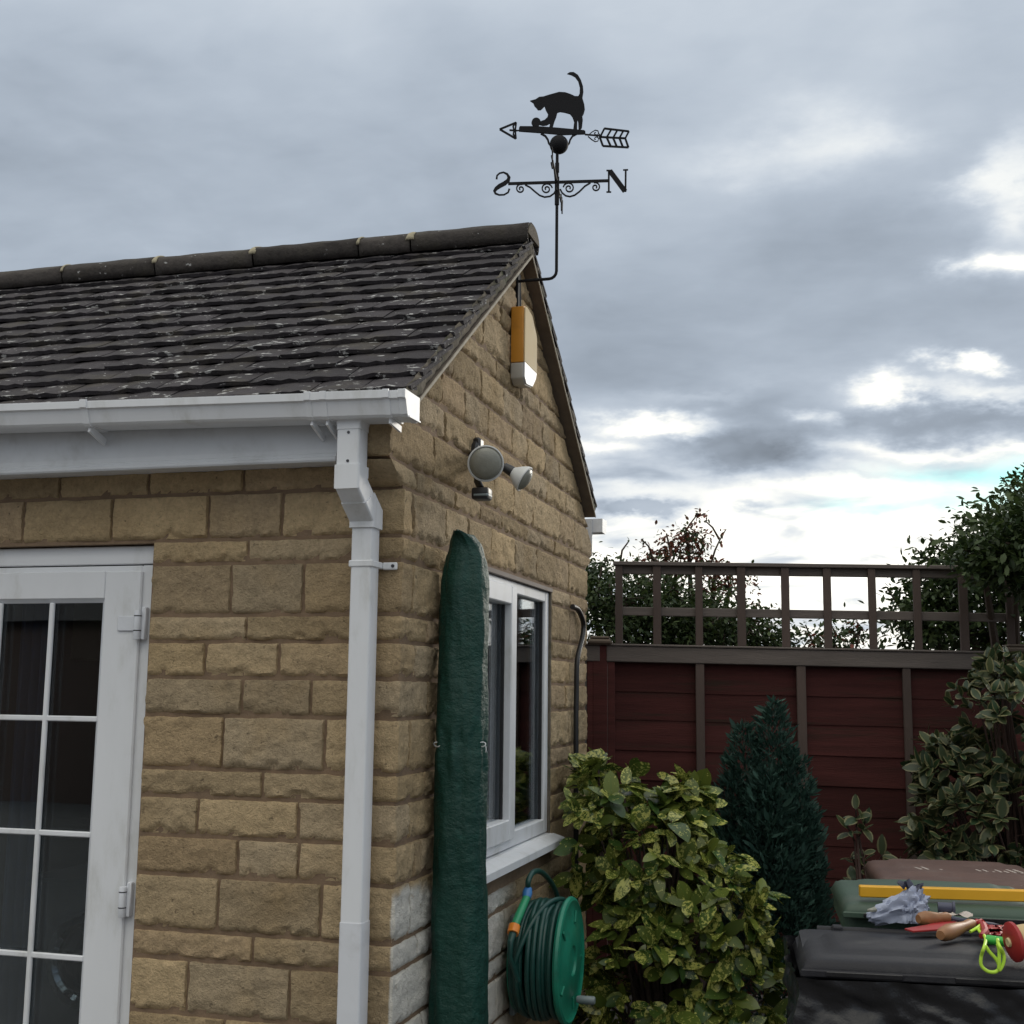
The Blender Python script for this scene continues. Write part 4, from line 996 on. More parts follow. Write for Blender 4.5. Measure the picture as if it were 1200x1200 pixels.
# ------------------------------------------------------------------ black hose at the far end of the gable
ch = [(671, 711), (677, 714), (682, 724), (684, 735), (682, 750), (678, 765), (676, 780), (675.5, 810), (675, 840), (675, 880), (675, 930), (675, 1000)]
b = MB(); pts = spline([P(x, y, 0, .022) for x, y in ch], 3); b.tube(pts+[Vector((.022, pts[-1].y, 0.02))], .0125, 10)
tag(b.build('drain_hose', 'black_plastic', smooth=True, angle=80), 'thin black hose coming out of the gable stone and running down beside the fence', 'hose')

# ------------------------------------------------------------------ fence and trellis
FA = PD(703, 800, 6.7); FA.z = 0; FDIR, FN = frame(9.1); FNB = -FN
def fs(px, py=790): q = PN(px, py, FA, FN); return (q-FA).dot(FDIR)
def fz(px, py): return PN(px, py, FA, FN).z
rz0, rz1 = fz(720, 766), fz(1145, 775); SL = (rz1-rz0)/(fs(1145)-fs(720)); 
def FP(s, z, off=0): return FA+FDIR*s+FN*off+Vector((0, 0, z+SL*s))   # off towards the camera
ZR = rz0-SL*fs(720)
fence = empty('garden_fence', FA, 'dark red boarded garden fence with grey top rail behind the outbuilding', 'fence'); FE = Local(fence)
rf = random.Random(8)
def fbar(b, s0, s1, z0, z1, o0, o1, bev=.003, tiltz=0):
    P8 = [FP(s, z, o) for s in (s0, s1) for z, o in ((z0, o0), (z1, o0+tiltz), (z1, o1+tiltz), (z0, o1))]
    v = [b.bm.verts.new(p) for p in P8]
    f = [b.bm.faces.new([v[k] for k in q]) for q in ((0, 1, 2, 3), (7, 6, 5, 4), (0, 4, 5, 1), (1, 5, 6, 2), (2, 6, 7, 3), (3, 7, 4, 0))]
    if bev: bmesh.ops.bevel(b.bm, geom=list({e for q in f for e in q.edges}), offset=bev, segments=1, affect='EDGES', profile=.5)
bat_px = [716.5, 820, 938, 1060, 1180]
sb = [fs(x) for x in bat_px]; PW = sb[-1]-sb[0]
for pnl in (-1, 0, 1):
    o0 = pnl*(PW+.11); s0, s1 = sb[0]+o0, sb[-1]+o0
    zz = ZR-.045; k = 0
    while zz > .12:
        h = .152+rf.uniform(-.012, .012)
        b = MB(); n = 26; dz = rf.uniform(-.004, .004); thick = rf.uniform(.009, .013)
        def wavy(u, s0=s0, s1=s1, zz=zz, h=h, k=k, pnl=pnl): return zz-h+.004*noise.noise(Vector((u*5, k*3.1, pnl)))
        A = []; 
        for i in range(n+1):
            u = i/n; s = s0+(s1-s0)*u; zb_ = wavy(u)
            A.append([b.bm.verts.new(FP(s, z, o)) for z, o in ((zb_, .002+thick), (zz+.018, .006), (zz+.018, -.004), (zb_, .002))])
        for P0, P1 in zip(A, A[1:]):
            for q in range(4): b.bm.faces.new((P0[q], P0[(q+1) % 4], P1[(q+1) % 4], P1[q]))
        b.bm.faces.new(A[0]); b.bm.faces.new(A[-1][::-1])
        FE(b, 'board', 'fence_red', smooth=False)
        zz -= h; k += 1
    for i, sx_ in enumerate(sb):
        b = MB(); w = .022 if i not in (0, 4) else .02
        fbar(b, sx_+o0-w+rf.uniform(-.004, .004), sx_+o0+w, .06, ZR-.045, .030, .052); FE(b, 'batten', 'fence_grey' if i not in (0, 4) else 'fence_red')
    b = MB(); fbar(b, s0-.025, s1+.05, ZR-.045, ZR+.040, -.030, .058, .004); FE(b, 'top_rail', 'rail_grey')
    b = MB(); fbar(b, s0-.03, s1+.055, ZR+.0405, ZR+.052, -.040, .066, .003); FE(b, 'capping', 'rail_grey')
    b = MB(); fbar(b, s0, s1, 0, .12, -.01, .045, .004); FE(b, 'gravel_board', 'concrete')
for k in (0, 1, 2):
    o0 = (k-1)*(PW+.11); s = fs(703.5)+o0+(0 if k == 1 else 0)
    hw = .040
    b = MB(); fbar(b, s-hw, s+hw, 0, fz(703, 756)-SL*fs(703), -.04, .055, .005); FE(b, 'post', 'fence_red')
    b = MB(); zc = fz(703, 756)-SL*fs(703)
    fbar(b, s-hw-.026, s+hw+.026, zc+.0005, zc+.030, -.068, .083, .010); fbar(b, s-hw-.012, s+hw+.012, zc+.0305, zc+.046, -.055, .070, .006); FE(b, 'post_cap', 'cap_brown')
b = MB(); fbar(b, fs(683), fs(694.5), 0, fz(690, 768), -.05, .04, .006); FE(b, 'concrete_post', 'concrete')
trel = empty('trellis', FP(fs(725), ZR+.05), 'weathered grey square wooden trellis on top of the red fence', 'trellis'); TR = Local(trel)
zt0 = ZR+.0525; tv = [725.5, 770, 819, 868.5, 920, 969, 1021.5, 1074, 1128]
ztp = fz(722, 662)-SL*fs(722); ztp2 = fz(1120, 667)-SL*fs(1120); ztop_ = (ztp+ztp2)/2
svs = [fs(x, 700) for x in tv]; svs += [svs[-1]+.235*k for k in (1,)]
for i, s in enumerate(svs):
    b = MB(); w = .021+rf.uniform(-.002, .003); j = rf.uniform(-.004, .004); fbar(b, s-w, s+w, zt0, ztop_-.004, .001, .024, .003); TR(b, 'upright', 'fence_grey')
sA, sB = svs[0]-.022, svs[-1]+.022
b = MB(); fbar(b, sA, sB, ztop_-.048, ztop_-.004, -.024, .0005, .003); TR(b, 'cross_slat', 'rail_grey')
zm_ = (fz(800, 717)-SL*fs(800)); b = MB(); fbar(b, sA, sB, zm_-.024, zm_+.022, -.024, .0005, .003); TR(b, 'cross_slat', 'rail_grey')
b = MB(); fbar(b, sA-.01, sB+.01, ztop_-.0035, ztop_+.017, -.034, .034, .003); TR(b, 'capping', 'rail_grey')

# ------------------------------------------------------------------ leaves
def leaf_t(n=5, w=.42, droop=.25, fold=.22, sharp=1.0):
    """unit leaf along +y, base at origin; verts, faces, uvs"""
    V = [(0, 0, 0)]; UV = [(.5, 0)]; F = []
    for k in range(1, n+1):
        t = k/(n+1); ww = w*.5*math.sin(math.pi*t**.92)**(.68*sharp); z = -droop*t*t
        V += [(-ww, t, z+fold*ww), (0, t, z), (ww, t, z+fold*ww)]; UV += [(0, t), (.5, t), (1, t)]
    V.append((0, 1, -droop)); UV.append((.5, 1)); last = len(V)-1
    F += [(0, 2, 1), (0, 3, 2)]
    for k in range(n-1):
        a = 1+3*k; F += [(a, a+1, a+4, a+3), (a+1, a+2, a+5, a+4)]
    a = 1+3*(n-1); F += [(a, a+1, last), (a+1, a+2, last)]
    return V, F, UV
def leaf_mesh(name, mat, tmpl):
    V, F, UV = tmpl; me = bpy.data.meshes.new(name); me.from_pydata(V, [], F); me.materials.append(M[mat])
    uv = me.uv_layers.new(name='UVMap')
    for lp in me.loops: uv.data[lp.index].uv = UV[lp.vertex_index]
    me.polygons.foreach_set('use_smooth', [True]*len(me.polygons)); return me
def lmat(p, d, n, size, wid=1.0):
    d = Vector(d).normalized(); n = Vector(n); x = d.cross(n)
    if x.length < 1e-4: x = d.cross(Vector((.3, .5, .8)))
    x.normalize(); n = x.cross(d)
    return Matrix(((x.x*size*wid, d.x*size, n.x*size, p[0]), (x.y*size*wid, d.y*size, n.y*size, p[1]), (x.z*size*wid, d.z*size, n.z*size, p[2]), (0, 0, 0, 1)))
def leaf_cloud(name, mat, tmpl, mats, root, kind='stuff'):
    """many leaves as one mesh"""
    V, F, UV = tmpl; v = np.array([list(q)+[1] for q in V]); n = len(V); A = np.array([[list(r) for r in m] for m in mats])
    inv = np.array([[list(r) for r in Matrix.Translation(-Vector(root.location))]])[0]
    W = np.einsum('ij,kjl,ml->kmi', inv, A, v)[..., :3].reshape(-1, 3)
    tri = []
    for f in F:
        tri += [f] if len(f) == 3 else [(f[0], f[1], f[2]), (f[0], f[2], f[3])]
    T = np.array(tri); faces = (T[None]+(np.arange(len(mats))*n)[:, None, None]).reshape(-1, 3)
    me = bpy.data.meshes.new(name); me.vertices.add(len(W)); me.vertices.foreach_set('co', W.ravel())
    me.loops.add(faces.size); me.loops.foreach_set('vertex_index', faces.ravel().astype(np.int32))
    me.polygons.add(len(faces)); me.polygons.foreach_set('loop_start', np.arange(0, faces.size, 3, dtype=np.int32)); me.polygons.foreach_set('loop_total', np.full(len(faces), 3, dtype=np.int32))
    me.update(calc_edges=True)
    uv = me.uv_layers.new(name='UVMap'); U = np.array(UV)[faces.ravel() % n]; uv.data.foreach_set('uv', U.ravel())
    me.polygons.foreach_set('use_smooth', np.ones(len(faces), dtype=bool)); me.validate()
    o = finish(me, name, mat, root)
    if kind: o['kind'] = kind
    return o
def leafy_shrub(name, label, cat, base, tips, size, mat, tmpl_kw, seed, per=(5, 8), stem_mat='bark', maxobj=300, spread=.9, leafname='leaf', up=.35, wid=1.0, group=None, sag=.10):
    rr = random.Random(seed); root = empty(name, base, label, cat, group); SH = Local(root)
    tm = [leaf_t(droop=d, **tmpl_kw) for d in (-.06, .12, .28, .5)]
    meshes = [leaf_mesh('leaf', mat, t) for t in tm]; L = []
    for (tp, out) in tips:
        out = Vector(out).normalized(); k = rr.randint(*per); a0 = rr.uniform(0, 6.28); ts = rr.uniform(.72, 1.12)
        x = out.cross(Vector((0, 0, 1)));
        if x.length < .05: x = Vector((1, 0, 0))
        x.normalize(); y = out.cross(x)
        for i in range(k):
            a = a0+i*2.4+rr.uniform(-.3, .3); fan = rr.uniform(.5, 1.25)*spread
            d = out*math.cos(fan)+(x*math.cos(a)+y*math.sin(a))*math.sin(fan)+Vector((0, 0, -sag))
            nn = out+Vector((0, 0, up))+Vector((rr.gauss(0, .42), rr.gauss(0, .42), rr.gauss(0, .3)))
            L.append(lmat(Vector(tp)-out*rr.uniform(0, .06), d, nn, size*ts*rr.uniform(.5, 1.15), wid*rr.uniform(.75, 1.2)))
    L.sort(key=lambda m: (m.translation-CAM).length)
    inv = Matrix.Translation(-Vector(root.location))
    for m in L[:maxobj]:
        o = bpy.data.objects.new(leafname, rr.choice(meshes)); col.objects.link(o); o.parent = root; o.matrix_local = inv @ m
    if len(L) > maxobj: leaf_cloud('foliage', mat, tm[1], L[maxobj:], root)
    # stems from the base to every tip
    b = MB(); bs = Vector(base)
    for j, (tp, out) in enumerate(tips):
        if len(tips) > 100 and j % 3: continue
        tp = Vector(tp); q = bs+Vector((rr.uniform(-.06, .06), rr.uniform(-.06, .06), 0)); m1 = q.lerp(tp, .45)+Vector((0, 0, .12*(tp-q).length)); m2 = tp-Vector(out).normalized()*.10
        b.tube([q, m1, m2, tp], [.009, .007, .005, .003], 5)
    SH(b, 'stem', stem_mat, smooth=True)
    return root
def surf_tips(lumps, n, seed, keep, inner=.15):
    """points over a lumpy crown: lumps = (centre, radii)"""
    rr = random.Random(seed); out = []; tries = 0
    while len(out) < n and tries < 60000:
        tries += 1; c, r = rr.choice(lumps)
        d = Vector((rr.gauss(0, 1), rr.gauss(0, 1), rr.gauss(0, 1))).normalized(); s = rr.uniform(1-inner*2.2, 1.0)
        p = Vector((c[0]+d.x*r[0]*s, c[1]+d.y*r[1]*s, c[2]+d.z*r[2]*s))
        if p.z < .06 or not keep(p): continue
        if any(sum(((p[i]-c2[i])/(r2[i]*.72))**2 for i in range(3)) < 1 for c2, r2 in lumps): continue
        if any((p-q).length < .048 for q, _ in out): continue
        out.append((p, d+Vector((0, 0, .45))))
    return out
def PB(x, y, t): return tuple(PD(x, y, t))
# spotted laurel by the wall
lumps = [(PB(705, 965, 5.35), (.24, .28, .28)), (PB(770, 1010, 5.2), (.27, .30, .30)), (PB(835, 1075, 5.1), (.25, .28, .30)), (PB(760, 1130, 5.05), (.26, .28, .36)), (PB(850, 1165, 5.05), (.24, .26, .36)), (PB(740, 1230, 5.2), (.30, .3, .4)), (PB(680, 930, 5.55), (.16, .22, .20)), (PB(800, 950, 5.35), (.12, .16, .16))]
tips = surf_tips(lumps, 320, 3, lambda p: p.x > .09, .24)
leafy_shrub('spotted_laurel', 'yellow speckled laurel shrub growing beside the gable wall and hose reel', 'shrub', (.45, 2.0, 0), tips, .116, 'aucuba', dict(w=.52, fold=.13, sharp=.95), 7, per=(6, 9), sag=.42, up=.15)
# cream-edged shrub at the right
lumps = [(PB(1150, 960, 5.75), (.34, .3, .26)), (PB(1190, 850, 5.8), (.32, .3, .32)), (PB(1110, 985, 5.7), (.16, .2, .16)), (PB(1250, 930, 5.8), (.4, .35, .4)), (PB(1175, 790, 5.9), (.12, .16, .12)), (PB(1120, 900, 5.85), (.2, .2, .18))]
tips = surf_tips(lumps, 330, 5, lambda p: True, .25)
leafy_shrub('variegated_shrub', 'tall shrub with cream edged green leaves in front of the red fence', 'shrub', (2.05, 2.9, 0), tips, .090, 'variegated', dict(w=.55, fold=.12), 9, per=(5, 9), stem_mat='twig')
tips = [(PB(x, y, 5.5), (dx, -.5, .7)) for x, y, dx in ((1003, 948, 0), (992, 966, -.3), (1015, 962, .3), (1012, 1000, .1), (998, 1003, -.2), (1034, 1002, .4), (1022, 1020, 0), (1045, 1018, .2), (1000, 1030, -.2))]
leafy_shrub('variegated_seedling', 'small upright seedling with cream edged leaves between the conifer and bins', 'shrub', (1.33, 2.3, 0), tips, .085, 'variegated', dict(w=.55, fold=.12), 15, per=(4, 6), stem_mat='twig')

# dwarf conifer: upright feathery sprays
def conifer():
    rr = random.Random(21); cb_ = PD(905, 1100, 5.75); base = (cb_.x, cb_.y, 0)
    root = empty('dwarf_conifer', base, 'dark blue-green upright dwarf conifer in front of the red fence', 'conifer'); SH = Local(root)
    cols = [(PD(907, 822, 5.75), .070), (PD(871, 850, 5.75), .075), (PD(926, 880, 5.7), .085), (PD(858, 905, 5.7), .07), (PD(897, 900, 5.62), .09), (PD(940, 930, 5.72), .075), (PD(853, 965, 5.75), .07), (PD(915, 960, 5.6), .09), (PD(873, 980, 5.6), .09), (PD(950, 1000, 5.72), .075)]
    L = []
    for top, r in cols:
        H = top.z
        for i in range(3600):
            dn = .62*rr.random()**.8; z = max(.03, H-dn)                    # each plume is a rounded tuft, shaggy all the way down
            rad = r*math.sqrt(min(1, dn/.16))*(.35+.65*rr.random()**.4)*(1+.75*noise.noise(Vector((top.x*9+math.cos(rr.uniform(0, 6.28)), z*17, top.y*7))))+.05*dn
            a = rr.uniform(0, 6.283); lean = dn*.25
            p = Vector((top.x+(cb_.x-top.x)*lean+math.cos(a)*rad, top.y+(cb_.y-top.y)*lean+math.sin(a)*rad, z))
            d = Vector((math.cos(a)*.8+rr.gauss(0, .45), math.sin(a)*.8+rr.gauss(0, .45), .9+rr.gauss(0, .35)))
            L.append(lmat(p, d, Vector((rr.gauss(0, 1), rr.gauss(0, 1), .3)), rr.uniform(.014, .036)*(2.1 if rr.random() < .12 else 1), rr.uniform(.4, 1.0)))
    for i in range(6500):                                                  # the mass below the tufts
        z = .03+rr.random()*(.62+.3); a = rr.uniform(0, 6.283); rad = .24*(.5+.5*rr.random()**.5)*(1.1-.35*z)
        p = Vector((cb_.x+math.cos(a)*rad, cb_.y+math.sin(a)*rad, z)); d = Vector((math.cos(a)+rr.gauss(0, .4), math.sin(a)+rr.gauss(0, .4), .8))
        L.append(lmat(p, d, Vector((rr.gauss(0, 1), rr.gauss(0, 1), .3)), rr.uniform(.02, .045), rr.uniform(.6, 1.2)))
    leaf_cloud('crown', 'conifer', leaf_t(n=2, w=.34, droop=-.05, fold=.1), L, root)
    b = MB(); b.tube([(base[0], base[1], 0), (base[0], base[1], .6), (base[0]+.01, base[1], 1.3)], [.035, .025, .008], 8); SH(b, 'trunk', 'bark', smooth=True)
conifer()

# trees beyond the fence
def tree(name, label, base, lumps, n, size, mat, seed, twigs=(), second=None, frac2=0, group='trees beyond the fence', hollow=.5):
    rr = random.Random(seed); root = empty(name, base, label, 'tree', group); SH = Local(root)
    A, B_ = [], []
    ends = []
    for c, r, wgt in lumps:
        nb = max(3, int(10*wgt))
        for i in range(nb):
            d = Vector((rr.gauss(0, 1), rr.gauss(0, 1), rr.gauss(0, 1))).normalized(); ends.append((Vector((c[0]+d.x*r[0]*.8, c[1]+d.y*r[1]*.8, c[2]+d.z*r[2]*.8)), Vector(c)))
    tot = sum(w for _, _, w in lumps)
    for c, r, wgt in lumps:
        m = int(n*wgt/tot); nc = max(6, m//14)
        for i in range(nc):
            d = Vector((rr.gauss(0, 1), rr.gauss(0, 1), rr.gauss(0, 1))).normalized()*(rr.random()**hollow)
            q = Vector((c[0]+d.x*r[0], c[1]+d.y*r[1], c[2]+d.z*r[2]))
            k = 1+.25*noise.noise(q*3)
            for j in range(14):
                p = q+Vector((rr.gauss(0, 1), rr.gauss(0, 1), rr.gauss(0, 1)))*size*1.05
                dd = Vector((rr.gauss(0, 1), rr.gauss(0, 1), rr.gauss(-.1, .8)))+d*.8
                mm = lmat(p, dd, Vector((rr.gauss(0, .6), rr.gauss(0, .6), 1)), size*rr.uniform(.6, 1.2), rr.uniform(.7, 1.1))
                (B_ if second and rr.random() < frac2 else A).append(mm)
    for tw in twigs:                                    # long bare shoots with sparse leaves
        pts = [Vector(p) for p in tw[0]]; k = tw[1]
        for i in range(k):
            t = rr.random()**.8*(len(pts)-1); i0 = min(len(pts)-2, int(t)); p = pts[i0].lerp(pts[i0+1], t-i0)
            for j in range(3):
                mm = lmat(p+Vector((rr.gauss(0, 1), rr.gauss(0, 1), rr.gauss(0, 1)))*size*.32, Vector((rr.gauss(0, 1), rr.gauss(0, 1), rr.gauss(0, 1))), Vector((rr.gauss(0, .6), rr.gauss(0, .6), 1)), size*rr.uniform(.6, 1.1))
                (B_ if second and rr.random() < .7 else A).append(mm)
    leaf_cloud('crown', mat, leaf_t(n=2, w=.5, droop=.15, fold=.15), A, root)
    if B_: leaf_cloud('crown', second, leaf_t(n=2, w=.5, droop=.15, fold=.15), B_, root)
    b = MB(); bs = Vector(base); cm = sum((Vector(c) for c, _, _ in lumps), Vector())/len(lumps); fork = Vector((bs.x*.6+cm.x*.4, bs.y*.6+cm.y*.4, cm.z*.45))
    b.tube([bs, bs.lerp(fork, .5)+Vector((.03, .02, 0)), fork], [.09, .07, .06], 10); SH(b, 'trunk', 'bark', smooth=True)
    b = MB()
    for c, r, wgt in lumps: b.tube([fork, fork.lerp(Vector(c), .5)+Vector((0, 0, .06)), Vector(c)], [.04, .028, .012], 6)
    for e, c in ends: b.tube([c, c.lerp(e, .55)+Vector((rr.gauss(0, .03), rr.gauss(0, .03), .04)), e], [.010, .007, .003], 5)
    for tw in twigs: b.tube([Vector(p) for p in tw[0]], [.009-.006*i/len(tw[0]) for i in range(len(tw[0]))], 5)
    SH(b, 'branch', 'bark', smooth=True)
    return root
D1 = 8.4
tree('hedge_tree', 'dark leafy tree crowding behind the trellis next to the outbuilding', tuple(PD(735, 800, D1).xy)+(0,),
     [(PB(722, 715, D1), (.30, .4, .33), 1.3), (PB(770, 725, D1+.2), (.35, .4, .35), 1.5), (PB(690, 690, D1+.3), (.2, .3, .25), .7), (PB(820, 735, D1), (.3, .3, .28), 1.0), (PB(740, 800, D1), (.6, .4, .4), 1.5)],
     15000, .046, 'dark_leaf', 31, twigs=[([PB(726, 665, D1), PB(729, 645, D1), PB(737, 634, D1)], 1), ([PB(700, 700, D1), PB(705, 665, D1), PB(712, 655, D1)], 6)])
tree('red_leaved_tree', 'open tree with reddening leaves and bare shoots above the trellis', tuple(PD(830, 800, D1+.5).xy)+(0,),
     [(PB(752, 668, D1+.5), (.14, .2, .07), .2), (PB(838, 668, D1+.5), (.16, .2, .06), .2), (PB(780, 655, D1+.5), (.20, .2, .13), .55), (PB(806, 637, D1+.5), (.20, .2, .15), .7), (PB(790, 680, D1+.5), (.4, .3, .2), .7), (PB(855, 690, D1+.5), (.25, .25, .22), .6), (PB(830, 730, D1+.5), (.5, .3, .25), 1.0)],
     3000, .042, 'dark_leaf', 33, second='red_leaf', frac2=.6, hollow=.6,
     twigs=[([PB(775, 690, D1+.5), PB(795, 640, D1+.5), PB(808, 615, D1+.5), PB(818, 602, D1+.5), PB(829, 606, D1+.5)], 16), ([PB(832, 665, D1+.5), PB(838, 645, D1+.5), PB(843, 634, D1+.5), PB(851, 620, D1+.5)], 3), ([PB(843, 632, D1+.5), PB(835, 618, D1+.5), PB(826, 610, D1+.5)], 0),
            ([PB(770, 668, D1+.5), PB(760, 640, D1+.5), PB(752, 632, D1+.5)], 9), ([PB(815, 660, D1+.5), PB(824, 640, D1+.5), PB(823, 628, D1+.5)], 6), ([PB(806, 664, D1+.5), PB(812, 654, D1+.5), PB(822, 650, D1+.5)], 1), ([PB(786, 650, D1+.5), PB(781, 625, D1+.5)], 4)])
tree('bushy_tree', 'low bushy tree showing through the middle of the trellis', tuple(PD(880, 800, D1+.3).xy)+(0,),
     [(PB(885, 748, D1+.3), (.28, .3, .2), 1.0), (PB(862, 738, D1+.3), (.2, .3, .2), .8), (PB(908, 760, D1+.3), (.2, .3, .15), .6), (PB(880, 820, D1+.3), (.4, .4, .4), 1)], 4200, .046, 'dark_leaf', 35)
tree('sapling', 'thin light leaved sapling seen low through the trellis squares', tuple(PD(970, 800, D1+.6).xy)+(0,),
     [(PB(960, 752, D1+.6), (.22, .2, .12), .6), (PB(1000, 748, D1+.6), (.12, .2, .10), .4), (PB(970, 800, D1+.6), (.4, .4, .25), 1)], 1300, .05, 'dark_leaf', 37, second='red_leaf', frac2=.12,
     twigs=[([PB(955, 760, D1+.6), PB(948, 742, D1+.6), PB(944, 732, D1+.6)], 5), ([PB(975, 765, D1+.6), PB(980, 742, D1+.6), PB(972, 730, D1+.6)], 5), ([PB(1003, 760, D1+.6), PB(1008, 740, D1+.6), PB(1004, 728, D1+.6)], 4)])
tree('laurel_tree', 'large dark evergreen tree rising above the right end of the trellis', tuple(PD(1190, 800, 7.9).xy)+(0,),
     [(PB(1185, 640, 7.9), (.38, .5, .28), 2.2), (PB(1120, 680, 7.9), (.34, .4, .22), 1.6), (PB(1230, 600, 7.9), (.3, .4, .3), 1.2), (PB(1085, 730, 7.9), (.26, .4, .2), 1.0), (PB(1160, 740, 7.9), (.5, .5, .3), 2.2), (PB(1280, 690, 8.0), (.5, .5, .5), 2.0), (PB(1120, 820, 7.9), (.6, .5, .4), 1.2), (PB(1190, 650, 6.15), (.14, .25, .15), .9), (PB(1150, 652, 6.2), (.12, .2, .07), .45), (PB(1225, 640, 6.15), (.25, .3, .26), 1.2)],
     24000, .054, 'dark_leaf', 39, hollow=.38,
     twigs=[([PB(1190, 620, 7.9), PB(1192, 590, 7.9), PB(1188, 570, 7.9)], 8), ([PB(1170, 615, 7.9), PB(1168, 600, 7.9)], 4), ([PB(1135, 650, 7.9), PB(1124, 615, 7.9)], 6), ([PB(1110, 655, 7.9), PB(1090, 632, 7.9)], 5), ([PB(1095, 660, 7.9), PB(1075, 645, 7.9)], 4), ([PB(1060, 720, 7.9), PB(1040, 690, 7.9)], 5), ([PB(1060, 735, 7.9), PB(1030, 712, 7.9)], 4)])

# ------------------------------------------------------------------ wheelie bins
def bin_(name, label, px, py, dist, mat, w, d, h, seed, liner=False, back=0):
    ang = 5.0; fl_ = PD(px, py, dist); root = empty(name, (fl_.x, fl_.y, 0), label, 'bin')
    X, Y = Vector((math.cos(R_(ang)), math.sin(R_(ang)), 0)), Vector((-math.sin(R_(ang)), math.cos(R_(ang)), 0))
    T = Matrix(((X.x, Y.x, 0, 0), (X.y, Y.y, 0, 0), (0, 0, 1, 0), (0, 0, 0, 1)))
    def put(b, nm, m, parent=None, **kw):
        bmesh.ops.transform(b.bm, matrix=T, verts=b.bm.verts); return b.build(nm, m, parent or root, **kw)
    def rect(x0, x1, y0, y1, z, r=.04):
        pts = []
        for cx_, cy_, a0 in ((x1-r, y1-r, 0), (x0+r, y1-r, 90), (x0+r, y0+r, 180), (x1-r, y0+r, 270)):
            for k in range(4): a = R_(a0+30*k); pts.append(Vector((cx_+r*math.cos(a), cy_+r*math.sin(a), z)))
        return pts
    hb = h-.045
    body = pipe([rect(.06, w-.06, .09, d-.06, .04), rect(.05, w-.05, .08, d-.05, .10), rect(.015, w-.015, .03, d-.02, hb-.10), rect(.012, w-.012, .028, d-.02, hb-.07), rect(-.004, w+.004, .010, d-.005, hb-.065), rect(-.004, w+.004, .010, d-.005, hb-.02), rect(.006, w-.006, .02, d-.01, hb-.015), rect(.006, w-.006, .02, d-.01, hb)])
    put(body, 'body', mat, smooth=True, angle=30)
    def lid(u, v):
        x = -.012+(w+.024)*u; y = -.035+(d+.03)*v
        ed = min(min(u, 1-u)*(w+.024)/.05, min(v, 1-v)*(d+.03)/.05, 1)
        inn = min(min(u, 1-u)*(w+.024)/.13, (min(v-.10, 1-v))*(d+.03)/.10, 1); inn = max(0, inn); inn = min(1, max(0, (inn-.55)/.25))
        z = hb-.014-back*v+.036*math.sqrt(max(0, 1-(1-ed)**2))+.011*inn*inn*(3-2*inn)+.006*math.sin(math.pi*u)*math.sin(math.pi*min(1, v*1.05))
        z += .0015*noise.noise(Vector((x*9, y*9, seed)))
        return Vector((x, y, z))
    b = MB(); b.grid(lid, 34, 30)
    ld = put(b, 'lid', mat, smooth=True, angle=50); md = ld.modifiers.new('thick', 'SOLIDIFY'); md.thickness = .006; md.offset = -1
    b = MB(); b.box(-.010, w+.010, -.037, -.0285, hb-.020, hb-.002, .003); put(b, 'lid_skirt', mat)
    for gx0_ in (.05, w-.23):
        b = MB(); b.box(gx0_, gx0_+.18, -.0405, -.0372, hb-.016, hb-.004, .0015); put(b, 'lid_grip', 'sack_black')
    b = MB(); b.tube([(.06, d+.03, hb-.01), (w-.06, d+.03, hb-.01)], .014, 12); b.box(.10, .13, d-.012, d+.03, hb-.03, hb+.01, .004); b.box(w-.13, w-.10, d-.012, d+.03, hb-.03, hb+.01, .004); put(b, 'handle', mat, smooth=True)
    for sx_ in (.03, w-.03):
        b = MB(); b.lathe([(0, -.022), (.09, -.022), (.1, -.014), (.1, .014), (.09, .022), (0, .022)], Matrix.Translation((sx_, d-.06, .1)) @ Matrix.Rotation(R_(90), 4, 'Y'), 24); put(b, 'wheel', 'sack_black', smooth=True)
    if liner:
        def lin(u, v):
            t = u*4; k = int(min(3, t)); f_ = t-k; x0, x1, y0, y1 = -.020, w+.010, -.026, d+.0
            c = [(x0, y1), (x0, y0), (x1, y0), (x1, y1), (x0, y1)]; p = Vector((c[k][0]+(c[k+1][0]-c[k][0])*f_, c[k][1]+(c[k+1][1]-c[k][1])*f_, 0))
            n = Vector((p.x-w/2, p.y-d/2, 0)).normalized()
            z = hb-.024-v*.42; amp = .020+.034*v
            cr = amp*(fb(p.x*7+z*5, p.y*7, z*9+seed, 5))-amp*abs(noise.noise(Vector((p.x*8+z*14, p.y*8, z*6))))+.010*math.sin(p.x*26+z*13)*v+.012
            return p*(1-.05*v)+Vector((w/2*.05*v, d/2*.05*v, z))+n*cr
        b = MB(); b.grid(lin, 220, 50); put(b, 'bin_liner', 'sack_black', smooth=True, angle=70)
    def world(x, y, z): return Vector((fl_.x, fl_.y, 0))+X*x+Y*y+Vector((0, 0, z))
    return root, put, world, hb, T
blk, bput, bw, bhb, BT = bin_('wheelie_bin', 'black lidded wheelie bin with garden tools on its lid', 942, 1112, 3.06, 'bin_black', .58, .50, 1.03, 1, liner=True, back=.03)
b = MB(); b.box(-.004, .010, -.062, -.058, .80, .875, .001, Matrix.Translation((.0, 0, 0)) @ Matrix.Rotation(R_(8), 4, 'Y')); bput(b, 'label_strip', 'bag_blue')
grn, gput, gw, ghb, GT = bin_('wheelie_bin', 'green wheelie bin with yellow bar across it', 990, 1052, 3.72, 'bin_green', .58, .50, 1.055, 2)
brn, nput, nw_, nhb, NTm = bin_('wheelie_bin', 'brown wheelie bin with worn pale print on its lid', 1032, 1034, 4.36, 'bin_brown', .58, .55, 1.03, 3)
b = MB(); rr = random.Random(3)
